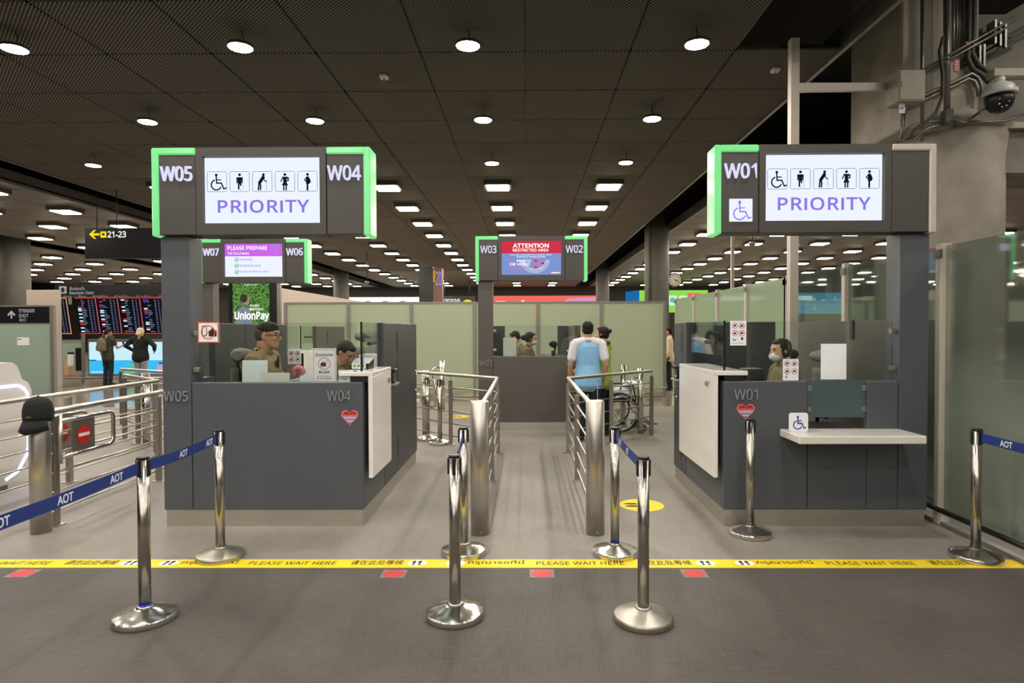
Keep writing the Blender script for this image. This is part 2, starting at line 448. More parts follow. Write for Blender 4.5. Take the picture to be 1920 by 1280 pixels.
# ================================================================ structure: floors, ceilings, walls, columns
CZ = 4.775                                  # underside of the ceiling
TX, TY = 1.2, 1.165                         # ceiling tile pitch
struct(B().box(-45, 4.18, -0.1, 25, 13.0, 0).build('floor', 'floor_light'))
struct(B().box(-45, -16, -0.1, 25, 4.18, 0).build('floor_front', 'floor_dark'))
struct(B().box(-45, 13.0, -0.1, 25, 60, 0).build('floor_hall', 'polished'))
# black soffit above the open tiles and in the slots between the ceiling bays
struct(B().box(-45, -16, 6.3, 25, 60, 6.4).build('ceiling_void', 'void'))

# main bay: metal mesh tiles, each one a piece of the ceiling
ceil_main = B().box(-9.6, 33.99, CZ, 3.6, 47.0, CZ + 0.04).build('ceiling', 'ceiling_plain', org=(0, 6.05, CZ)); struct(ceil_main)
tb = B().box(-TX / 2 + 0.008, -TY / 2 + 0.008, 0, TX / 2 - 0.008, TY / 2 - 0.008, 0.03, 0.006)
tile_me = tb.mesh('ceiling_tile'); tile_me.materials.append(MATS['ceiling_mesh'])
bar_x = B().box(-0.006, -TY / 2, 0.012, 0.006, TY / 2, 0.03).mesh('grid_bar'); bar_x.materials.append(MATS['grey_metal'])
tiles = []
for j in range(-18, 24):
    for i in range(-8, 3):
        tiles.append((-0.0 + (i + 0.5) * TX, 6.05 + (j + 0.5) * TY, i, j))
tiles = [t for t in tiles if not (t[3] <= 0 and t[2] == 2)]          # the open tile row beside the glass wall
vis = sorted(tiles, key=lambda t: (t[1] < 3.5, abs(t[1] - 5)))[:290]
vset = set((t[2], t[3]) for t in vis)
for x, y, i, j in vis:
    o = bpy.data.objects.new('ceiling_tile', tile_me); COL.objects.link(o); o.parent = ceil_main
    o.location = (x, y - 6.05, 0)
rest = B()
for x, y, i, j in tiles:
    if (i, j) not in vset: rest.box(x - TX / 2 + 0.008, y - TY / 2 + 0.008, CZ, x + TX / 2 - 0.008, y + TY / 2 - 0.008, CZ + 0.03)
ro = rest.build('ceiling_tiles_overhead', 'ceiling_mesh', ceil_main); ro['kind'] = 'stuff'
gb = B()
for i in range(-8, 4):
    if i < 3: gb.box(i * TX - 0.012, -15, CZ + 0.022, i * TX + 0.012, 33.9, CZ + 0.05)
for j in range(-17, 24): gb.box(-9.6, 6.05 + j * TY - 0.012, CZ + 0.022, 3.6 if j > 0 else 2.4, 6.05 + j * TY + 0.012, CZ + 0.05)
gb.build('ceiling_grid', 'black', ceil_main)
struct(B().box(3.58, -15, CZ - 0.03, 3.63, 47, CZ + 0.25).build('trim_1', 'grey_metal'))
struct(B().box(-9.65, -15, CZ - 0.03, -9.6, 47, CZ + 0.25).build('trim_2', 'column_dark'))

# the other bays: broad panels with recessed joints
def bay(name, x0, x1, y0, y1, CZ=CZ):
    o = struct(B().box(x0, y0, CZ + 0.03, x1, y1, CZ + 0.06).build(name, 'void'))
    nx = max(1, round((x1 - x0) / TX)); px = (x1 - x0) / nx
    me = B().box(-px / 2 + 0.012, -TY / 2 + 0.012, 0, px / 2 - 0.012, TY / 2 - 0.012, 0.028).mesh('ceiling_panel'); me.materials.append(MATS['ceiling_plain'])
    far = B(); c = o.location; k = 0
    for j in range(int((y1 - y0) / TY)):
        for i in range(nx):
            x, y = x0 + (i + 0.5) * px, y0 + (j + 0.5) * TY
            if y < 26 and k < 290:
                p = bpy.data.objects.new('ceiling_panel', me); COL.objects.link(p); p.parent = o; p.location = (x - c[0], y - c[1], CZ - c[2]); k += 1
            else: far.box(x - px / 2 + 0.012, y - TY / 2 + 0.012, CZ, x + px / 2 - 0.012, y + TY / 2 - 0.012, CZ + 0.028)
    f = far.build('ceiling_panels_far', 'ceiling_plain', o); f['kind'] = 'stuff'
bay('ceiling_bay_left', -17.4, -11.0, 7.0, 47)
bay('ceiling_bay_far_left', -32.0, -18.6, 14.0, 47)
bay('ceiling_bay_right', 4.7, 18.0, 12.0, 47)
bay('ceiling_bay_front_right', 5.6, 12.8, -14.0, 6.5, 6.2)  # out-of-view bay, raised to hold the lamps added for the concrete column
struct(B().box(-11.05, 7, CZ - 0.03, -11.0, 47, CZ + 0.25).build('trim_3', 'column_dark'))
struct(B().box(4.65, 12, CZ - 0.03, 4.7, 47, CZ + 0.25).build('trim_4', 'grey_metal'))

# outer walls
struct(B().box(-45, 47, 0, 25, 47.3, 6.4).build('wall_back', 'wall_dark'))
struct(B().box(-45.3, -16, 0, -45, 47.3, 6.4).build('wall_left', 'wall_dark'))
struct(B().box(25, -16, 0, 25.3, 47.3, 6.4).build('wall_right', 'wall_mid'))
struct(B().box(-45.3, -16.3, 0, 25.3, -16, 6.4).build('wall_front', 'wall_mid'))
struct(B().box(-8.35, 20.4, 0, -8.15, 32.8, 3.0).build('wall_beige', 'beige_paint'))
struct(B().box(9.2, 15.0, 0, 13.8, 15.3, 3.0).build('wall_brown', 'laminate_warm'))
# light glow panels low on the far wall: shop fronts seen over the partitions
def column(name, x, y, r, z1, mat, label):
    prof = [(r, 0), (r, z1)]
    o = B().lathe(prof, (x, y, 0), 24).build(name, mat)
    return tag(o, label, 'column')
column('round_column', 4.15, 19.9, 0.38, 6.3, 'column_dark', 'dark round column right behind the clock')
tag(B().tube([(3.84, 19.6, 6.2), (3.84, 19.6, 3.9), (3.86, 19.6, 3.7), (3.86, 19.6, 2.4)], 0.035, 8).build('drain_pipe', 'column_dark'), 'drain pipe running down the dark column by the clock', 'pipe')
column('round_column', 4.15, 33.9, 0.36, 6.3, 'column_dark', 'slim distant dark column right of the W02 sign')
column('round_column', -10.3, 34.9, 0.42, 6.3, 'column_dark', 'distant dark column above the green glass partition, right of W06')
column('round_column', -18.1, 22, 0.5, 6.3, 'column_dark', 'dark column at the picture edge behind the exit panel')

# concrete column with pier head and sloping beam
cc = thing('concrete_column', 'bare concrete column with stained head and sloping beam beside W01', 'column', (5.45, 8.2, 0))
prof = [(0.62, 0), (0.62, 3.7), (0.64, 3.9), (0.66, 4.05)]
B().lathe(prof, (5.45, 8.2, 0), 40).build('shaft', 'concrete', cc)
B().box(4.52, 7.62, 4.0, 5.45, 8.8, 6.3, 0.02).build('pier', 'concrete', cc)
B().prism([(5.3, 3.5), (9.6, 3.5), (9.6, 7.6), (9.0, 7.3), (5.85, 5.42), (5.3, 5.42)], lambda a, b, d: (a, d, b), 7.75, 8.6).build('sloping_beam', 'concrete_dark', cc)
B().box(5.3, 7.66, 4.02, 9.6, 7.76, 4.09).build('ledge', 'concrete', cc)

# tall glazed screen: mullions and transom
gs = thing('glazed_screen', 'tall beige mullion frame with transom rising behind the W01 sign', 'frame', (2.92, 6.88, 0))
B().box(2.875, 6.84, 0, 2.965, 6.93, CZ - 0.035).build('mullion', 'post_paint', gs)
q = B(); A_, E_ = Vector((2.95, 6.885, 4.22)), Vector((4.53, 7.72, 4.54)); o_ = Vector((0.014, -0.026, 0))
q.add([P_ + o_ * e + Vector((0, 0, z)) for P_ in (A_, E_) for e in (-1, 1) for z in (-0.045, 0.045)], [(0, 1, 3, 2), (4, 6, 7, 5), (0, 4, 5, 1), (2, 3, 7, 6), (1, 5, 7, 3), (0, 2, 6, 4)]); q.build('transom', 'post_paint', gs)
B().box(4.09, 12.5, 0, 4.15, 12.56, 6.28).build('mullion', 'post_paint', gs)

# ---------------------------------------------------------------- ceiling lights
def round_lamp():
    t = thing('pendant_light', 'round white downlight hanging under the mesh ceiling', 'light', (0, 0, 0), 'round downlights under the mesh ceiling')
    B().lathe([(0.13, 0.0), (0.135, 0.012), (0.13, 0.03), (0.06, 0.045)], (0, 0, 0.004), 28).build('housing', 'fixture', t)
    B().lathe([(0.12, 0.0), (0.12, 0.006)], (0, 0, 0), 20).build('diffuser', 'lamp_round', t)
    B().tube([(0.0, 0.02, 0.045), (0.015, 0.03, 0.12), (0.0, 0.02, 0.2)], 0.005, 6).build('cable', 'black', t)
    return t
ORD = 'first second third fourth fifth sixth seventh eighth ninth tenth eleventh twelfth thirteenth fourteenth fifteenth'.split()
rl = round_lamp(); first = True
for j in range(-9, 3):  # rearmost rows extend the grid out of view, added for front light
    for i in range(-3, 2):
        p = (-0.6 + 2.4 * i, 6.63 + 2.33 * j, 4.575)
        o = rl if first else copy_tree(rl, p)
        o.location = p; first = False
        if j >= 0:
            o['label'] = 'round hanging downlight, %s row above the counters, %s from the left' % (('nearest', 'second', 'third')[j], ORD[i + 3])
        else: o['label'] = 'round downlight in unseen rows above and behind the waiting line'; o['group'] = 'round downlights over the waiting line'
for j in range(-7, 1):  # out-of-view lamps added to brighten the concrete column and its head
    for i in range(3): copy_tree(rl, (6.8 + 2.4 * i, 6.63 + 2.33 * j - 0.75, 6.0), label='unseen downlight added right of the glass partition to light the concrete column')
def square_lamp(group, label):
    t = thing('ceiling_light', label, 'light', (0, 0, 0), group)
    f = B(); f.box(-0.29, -0.29, 0.02, 0.29, 0.29, 0.12); f.build('frame', 'fixture', t)
    B().box(-0.235, -0.235, 0.0, 0.235, 0.235, 0.02).build('diffuser', 'lamp_square', t)
    return t
def lamp_grid(label, group, xs, ys):
    s = square_lamp(group, label); k = 0
    for r, y in enumerate(ys):
        for n, x in enumerate(xs):
            o = s if k == 0 else copy_tree(s)
            o.location = (x, y, CZ - 0.12); o['label'] = '%s, %s row from the front, %s from left' % (label, ORD[r], ORD[n]); k += 1
lamp_grid('square ceiling light of the main bay', 'square lights of the main bay',
          [-0.6 + 2.4 * i for i in range(-3, 2)], [6.63 + 2.33 * j for j in range(3, 17)])
lamp_grid('square ceiling light beyond left dark slot', 'square lights of the left bay', [-16.2, -14.0, -11.9], [11.5 + 2.33 * j for j in range(0, 15)])
lamp_grid('square ceiling light over the baggage boards', 'square lights of the far left bay', [-29.5, -27.1, -24.7, -22.3, -19.9], [21.0 + 2.6 * j for j in range(0, 10)])
lamp_grid('square ceiling light behind the W01 sign', 'square lights of the right bay', [5.9 + 2.4 * i for i in range(0, 5)], [13.6 + 2.33 * j for j in range(0, 14)])

# small sensors on the mesh tiles
for x, y, lab in ((-1.76, 7.85, 'small white wireless sensor on the mesh ceiling above W04'), (3.05, 7.72, 'small white wireless sensor on the mesh ceiling left of the tall mullion')):
    t = thing('ceiling_sensor', lab, 'sensor', (x, y, CZ - 0.05))
    B().box(x - 0.05, y - 0.05, CZ - 0.045, x + 0.05, y + 0.05, CZ, 0.012).build('case', 'white_paint', t)
    B().lathe([(0.014, 0), (0.014, 0.006)], (x, y, CZ - 0.05), 12).build('lens', 'black', t)

# ---------------------------------------------------------------- glass partitions
def glass_run(name, label, axis, fixed, pts, z1, mats, postmat='post_paint', zb=0.1, clip=True, rail=None):
    """posts at pts along one axis, a pane between each two"""
    base = (fixed, pts[0], 0) if axis == 'Y' else (pts[0], fixed, 0)
    t = thing(name, label, 'partition', base)
    def bx(p0, p1, d0, d1, z0, zt, nm, mt, c=0):
        q = B()
        if axis == 'Y': q.box(fixed + d0, p0, z0, fixed + d1, p1, zt, c)
        else: q.box(p0, fixed + d0, z0, p1, fixed + d1, zt, c)
        return q.build(nm, mt, t)
    for k, p in enumerate(pts):
        po = bx(p - 0.035, p + 0.035, -0.045, 0.045, 0, z1 + 0.02, 'post', postmat, 0.006)
        if clip: bx(p + (-0.05), p + 0.05, -0.052, -0.046, z1 - 0.10, z1 - 0.03, 'clip', 'black_plastic', 0)
    for k, (a, b) in enumerate(zip(pts, pts[1:])):
        bx(a + 0.04, b - 0.04, -0.006, 0.006, zb, z1, 'pane', mats[min(k, len(mats) - 1)])
        bx(a + 0.035, b - 0.035, -0.03, 0.03, 0, 0.03, 'sill', 'frame_grey')
        if not clip: bx(a + 0.035, b - 0.035, -0.02, 0.02, z1 - 0.02, z1 + 0.02, 'top_rail', postmat)
        if rail:
            q = B(); ra, rb = (fixed + rail[0], a, rail[1]), (fixed + rail[0], b, rail[1])
            if axis != 'Y': ra, rb = (a, fixed + rail[0], rail[1]), (b, fixed + rail[0], rail[1])
            q.tube([ra, rb], 0.022, 8).build('foot_rail', rail[2], t)
    return t
glass_run('glass_partition', 'frosted glass partition with black foot rail running past W01', 'Y', 3.40,
          [0.72, 2.19, 3.66, 5.13, 6.66, 8.15], 2.27, ['partition_film', 'partition_film', 'partition_film', 'partition_clear', 'partition_clear'], rail=(-0.07, 0.14, 'black'))
glass_run('glass_partition', 'pale green frosted glass partition receding behind the W01 booth', 'Y', 3.40,
          [8.16, 9.62, 11.08, 12.6, 14.1], 2.27, ['partition_green'], rail=(-0.07, 0.12, 'steel'))
glass_run('glass_partition', 'yellow-green frosted glass partition across the back of the lanes', 'X', 14.8,
          [-5.69 + 1.494 * k for k in range(7)], 2.24, ['partition_back'], 'frame_grey', clip=False, rail=(-0.09, 0.22, 'steel'))
# ================================================================ inspection booths and their overhead signs
def pane(b, t): return b.build('glass_pane', 'clear_glass', t)
def heart(a0, b0, w, h, O, t):
    P = []
    for i in range(28):
        s = 2 * math.pi * i / 28
        x = 16 * math.sin(s) ** 3 / 32 + 0.5; y = (13 * math.cos(s) - 5 * math.cos(2 * s) - 2 * math.cos(3 * s) - math.cos(4 * s) + 17) / 29.5
        P.append((x, y))
    fn = PL['S'](O); q = B()
    sc = lambda k: [(a0 + w * (0.5 + (x - 0.5) * k), b0 + h * (0.52 + (y - 0.52) * k)) for x, y in P]
    o = Flat('S', O, 0.003).poly(sc(1.0)).build('heart_sticker', 'pink', t)
    bands = [(0.70, 1.1, 'label_red'), (0.60, 0.70, 'orange_print'), (0.42, 0.60, 'lilac_print'), (0.34, 0.42, 'green_print'), (0.24, 0.34, 'pink_pale'), (-0.1, 0.24, 'violet_print')]
    for lo, hi, m in bands:
        def clip(poly, lim, keep):
            out = []
            for i in range(len(poly)):
                p, r = poly[i], poly[(i + 1) % len(poly)]; ip, ir = keep(p[1], lim), keep(r[1], lim)
                if ip: out.append(p)
                if ip != ir:
                    s = (lim - p[1]) / (r[1] - p[1]); out.append((p[0] + s * (r[0] - p[0]), lim))
            return out
        pl = sc(0.86); pl = clip(pl, b0 + h * lo, lambda y, l: y >= l); pl = clip(pl, b0 + h * hi, lambda y, l: y < l) if pl else pl
        if len(pl) > 2: Flat('S', O, 0.0045).poly(pl).build('stripe', m, o)
    Flat('S', O, 0.006).line([(a0 + w * (0.16 + 0.68 * i / 12), b0 + h * (0.5 + (0.04 if i % 2 else -0.03))) for i in range(13)], h * 0.03).build('script', 'paper_warm', o)
pm('lilac_print', '#b58fd0', 0.5); pm('green_print', '#6f9c50', 0.5); pm('pink_pale', '#eba8d4', 0.5); pm('violet_print', '#7a4fc4', 0.5)

def overhead_sign(x0, y, label, left, right, screen, lit=('L', 'R'), plate=False, post_left=True):
    """x0: left edge of the dark body (1.64 wide); y: front face"""
    W_, Z0, Z1, D = 1.64, 2.368, 3.06, 0.2
    t = thing('overhead_sign', label, 'sign', (x0, y, Z0)); O = (x0, y, Z0); H = Z1 - Z0
    B().box(x0, y, Z0, x0 + 0.296, y + D, Z1 - 0.056, 0.004).build('end_panel', 'sign_body', t)
    B().box(x0 + W_ - 0.296, y, Z0, x0 + W_, y + D, Z1 - 0.056, 0.004).build('end_panel', 'sign_body', t)
    c0, c1 = x0 + 0.30, x0 + W_ - 0.30; s0, s1, sz0, sz1 = c0 + 0.05, c1 - 0.05, Z0 + 0.09, Z1 - 0.07
    cb = B(); cb.box(c0, y - 0.006, Z0, c1, y + D, sz0); cb.box(c0, y - 0.006, sz1, c1, y + D, Z1); cb.box(c0, y - 0.006, sz0, s0, y + D, sz1); cb.box(s1, y - 0.006, sz0, c1, y + D, sz1)
    cb.box(s0, y + 0.05, sz0, s1, y + D, sz1); cb.build('screen_housing', 'sign_body', t)
    sb = B().box(s0 + 0.004, y + 0.03, sz0 + 0.004, s1 - 0.004, y + 0.05, sz1 - 0.004).build('screen', 'screen_white', t)
    SO = (s0, y + 0.029, sz0); sw, sh = s1 - s0, sz1 - sz0
    screen(sb, SO, sw, sh)
    for side, sx in (('L', 1), ('R', -1)):
        m = 'green_light' if side in lit else 'trim_unlit'
        ex = x0 if side == 'L' else x0 + W_
        q = B(); a, b = sorted((ex - sx * 0.056, ex)); q.box(a, y - 0.012, Z0 - 0.012, b, y + D, Z1, 0.01)
        a, b = sorted((ex - sx * 0.01, ex + sx * 0.296)); q.box(a, y - 0.012, Z1 - 0.056, b, y + D, Z1, 0.01)
        q.build('light_trim', m, t)
    LO = (x0, y, Z0)
    if left: text(left, 'S', LO, 0.02, 0.425, 0.254, 0.118, 'letter_light', t, 0.022, 0.02, 0.012)
    if right: text(right, 'S', LO, W_ - 0.286, 0.425, 0.268, 0.118, 'letter_light', t, 0.022, 0.02, 0.012)
    if plate:
        p = B().box(x0 + 0.062, y - 0.012, Z0 + 0.085, x0 + 0.245, y, Z0 + 0.265, 0.004).build('access_plate', 'screen_white', t)
        F = Flat('S', (x0 + 0.062, y - 0.012, Z0 + 0.085), 0.002); wheelchair_icon(F, 0.01, 0.008, 0.165, 0.06); F.build('wheelchair_symbol', 'screen_purple', p)
    return t

def scr_priority(s, O, w, h):
    F = Flat('S', O, 0.003); bw = 0.166 * w; xs = [0.028 * w + i * 0.194 * w for i in range(5)]; z0, z1 = 0.485 * h, 0.785 * h
    for x in xs:
        for q0, q1 in (((x + 0.006, z0), (x + bw - 0.006, z0)), ((x + 0.006, z1), (x + bw - 0.006, z1)), ((x, z0 + 0.006), (x, z1 - 0.006)), ((x + bw, z0 + 0.006), (x + bw, z1 - 0.006))): F.line([q0, q1], 0.0035)
    F.build('icon_border', 'screen_line', s)
    for k, x in enumerate(xs):
        G = Flat('S', O, 0.003); S = z1 - z0; T = lambda a, b: (x + bw / 2 + (a - 0.5) * S, z0 + b * S)
        if k == 0: wheelchair_icon(G, x + 0.012, z0 + 0.008, S * 0.9, 0.075)
        else:
            G.disc(*T({1: 0.5, 2: 0.56, 3: 0.5, 4: 0.5}[k], 0.84), 0.07 * S)
        if k == 1:
            G.poly([T(0.34, 0.72), T(0.66, 0.72), T(0.66, 0.42), T(0.60, 0.42), T(0.60, 0.62), T(0.59, 0.38), T(0.41, 0.38), T(0.40, 0.62), T(0.40, 0.42), T(0.34, 0.42)])
            G.rect(*T(0.41, 0.1), *T(0.49, 0.4)); G.rect(*T(0.51, 0.28), *T(0.59, 0.4)); G.line([T(0.66, 0.42), T(0.68, 0.08)], 0.012 * S); G.rect(*T(0.52, 0.08), *T(0.58, 0.1))
        if k == 2:
            G.line([T(0.54, 0.70), T(0.38, 0.46)], 0.16 * S); G.line([T(0.36, 0.46), T(0.42, 0.28), T(0.40, 0.1)], 0.075 * S); G.line([T(0.34, 0.46), T(0.30, 0.1)], 0.075 * S)
            G.line([T(0.56, 0.68), T(0.62, 0.54), T(0.72, 0.5)], 0.05 * S); G.line([T(0.71, 0.5), T(0.71, 0.08)], 0.016 * S)
        if k == 3:
            G.poly([T(0.40, 0.73), T(0.60, 0.73), T(0.58, 0.46), T(0.66, 0.30), T(0.34, 0.30), T(0.42, 0.46)]); G.line([T(0.40, 0.72), T(0.30, 0.50)], 0.055 * S)
            G.line([T(0.60, 0.72), T(0.68, 0.55), T(0.50, 0.48)], 0.055 * S); G.disc(*T(0.66, 0.66), 0.05 * S); G.line([T(0.44, 0.32), T(0.44, 0.08)], 0.07 * S); G.line([T(0.56, 0.32), T(0.56, 0.08)], 0.07 * S)
        if k == 4:
            G.poly([T(0.42, 0.74), T(0.56, 0.74), T(0.66, 0.52), T(0.64, 0.42), T(0.56, 0.36), T(0.42, 0.38)]); G.line([T(0.46, 0.70), T(0.34, 0.56), T(0.48, 0.46)], 0.05 * S); G.line([T(0.49, 0.4), T(0.49, 0.08)], 0.09 * S)
        G.build('priority_icon', 'screen_ink', s)
    text('PRIORITY', 'S', O, 0.115 * w, 0.165 * h, 0.785 * w, 0.195 * h, 'screen_purple', s, 0.003, bold=0.02, gap=1.12)
def scr_prepare(s, O, w, h):
    Flat('S', O, 0.002).rect(0.004, 0.62 * h, w - 0.004, h - 0.004).build('banner', 'screen_magenta', s)
    text('PLEASE PREPARE', 'S', O, 0.05 * w, 0.81 * h, 0.68 * w, 0.12 * h, 'screen_text', s, 0.004, bold=0.02)
    text('THE FOLLOWING', 'S', O, 0.05 * w, 0.67 * h, 0.37 * w, 0.07 * h, 'screen_text', s, 0.004)
    F = Flat('S', O, 0.004); F.line([(0.81 * w, 0.96 * h), (0.935 * w, 0.96 * h), (0.935 * w, 0.82 * h), (0.875 * w, 0.66 * h), (0.81 * w, 0.82 * h), (0.81 * w, 0.96 * h)], 0.008)
    F.disc(0.85 * w, 0.9 * h, 0.012).disc(0.9 * w, 0.9 * h, 0.012).line([(0.85 * w, 0.82 * h), (0.9 * w, 0.82 * h)], 0.012); F.build('shield', 'screen_lilac', s)
    for k, (tx, tw) in enumerate((('PASSPORT', 0.22), ('BOARDING PASS', 0.36), ('E-VISA PAPER (IF ANY)', 0.49))):
        zz = (0.52 - 0.185 * k) * h
        text(tx, 'S', O, 0.26 * w, zz - 0.035 * h, tw * w, 0.07 * h, 'screen_purple', s, 0.003)
        G = Flat('S', O, 0.003); G.arc(0.205 * w, zz, 0.03, 0.008); G.line([(0.185 * w, zz), (0.2 * w, zz - 0.014), (0.23 * w, zz + 0.02)], 0.01); G.build('tick', 'screen_green', s)
def scr_attention(s, O, w, h):
    Flat('S', O, 0.002).rect(0.004, 0.63 * h, w - 0.004, h - 0.004).build('banner', 'screen_red', s)
    Flat('S', O, 0.002).rect(0.004, 0.004, w - 0.004, 0.63 * h).build('field', 'screen_blue', s)
    Flat('S', O, 0.0025).arc(0.56 * w, 0.5 * h, 0.36 * h, 0.05, 190, 350).arc(0.56 * w, 0.5 * h, 0.44 * h, 0.015, 185, 352).build('ring', 'screen_paleblue', s)
    text('ATTENTION', 'S', O, 0.19 * w, 0.79 * h, 0.60 * w, 0.13 * h, 'screen_text', s, 0.004, bold=0.03)
    text('RESTRICTED AREA', 'S', O, 0.19 * w, 0.68 * h, 0.60 * w, 0.085 * h, 'screen_text', s, 0.004, bold=0.02)
    text('YOU ARE REQUIRED TO COMPLY WITH', 'S', O, 0.14 * w, 0.56 * h, 0.7 * w, 0.04 * h, 'screen_text', s, 0.004)
    text("OFFICIALS' INSTRUCTION", 'S', O, 0.25 * w, 0.505 * h, 0.48 * w, 0.04 * h, 'screen_text', s, 0.004)
    text('NO', 'S', O, 0.135 * w, 0.365 * h, 0.1 * w, 0.08 * h, 'screen_rose', s, 0.004, bold=0.015)
    text('PHOTO', 'S', O, 0.26 * w, 0.365 * h, 0.235 * w, 0.08 * h, 'screen_text', s, 0.004, bold=0.02)
    text('OR VIDEO', 'S', O, 0.135 * w, 0.27 * h, 0.34 * w, 0.08 * h, 'screen_text', s, 0.004, bold=0.02)
    text('ALLOWED', 'S', O, 0.135 * w, 0.165 * h, 0.34 * w, 0.08 * h, 'screen_rose', s, 0.004, bold=0.015)
    for a, b in ((0.575, 0.41), (0.69, 0.335), (0.575, 0.22)):
        G = Flat('S', O, 0.004); no_ring(G, a * w, b * h, 0.045, 0.1); G.build('ban_symbol', 'screen_rose', s)
        Flat('S', O, 0.0035).rect(a * w - 0.02, b * h - 0.012, a * w + 0.02, b * h + 0.012).build('camera_symbol', 'screen_ink', s)
    Flat('S', O, 0.004).rect(0.83 * w, 0.085 * h, 0.94 * w, 0.11 * h).build('footer', 'screen_rose', s); Flat('S', O, 0.004).rect(0.83 * w, 0.045 * h, 0.97 * w, 0.07 * h).build('footer', 'screen_text', s)

overhead_sign(-2.93, 5.0, 'overhead sign W05 and W04 with a bright priority screen and green light trim', 'W05', 'W04', scr_priority)
overhead_sign(1.553, 5.0, 'overhead sign W01 with priority screen, wheelchair plate and one unlit grey trim', 'W01', None, scr_priority, lit=('L',), plate=True)
overhead_sign(-0.73, 9.8, 'overhead sign W03 and W02 with a red attention restricted area screen', 'W03', 'W02', scr_attention)
overhead_sign(-5.18, 10.0, 'overhead sign W07 and W06 with a purple please prepare screen', 'W07', 'W06', scr_prepare)

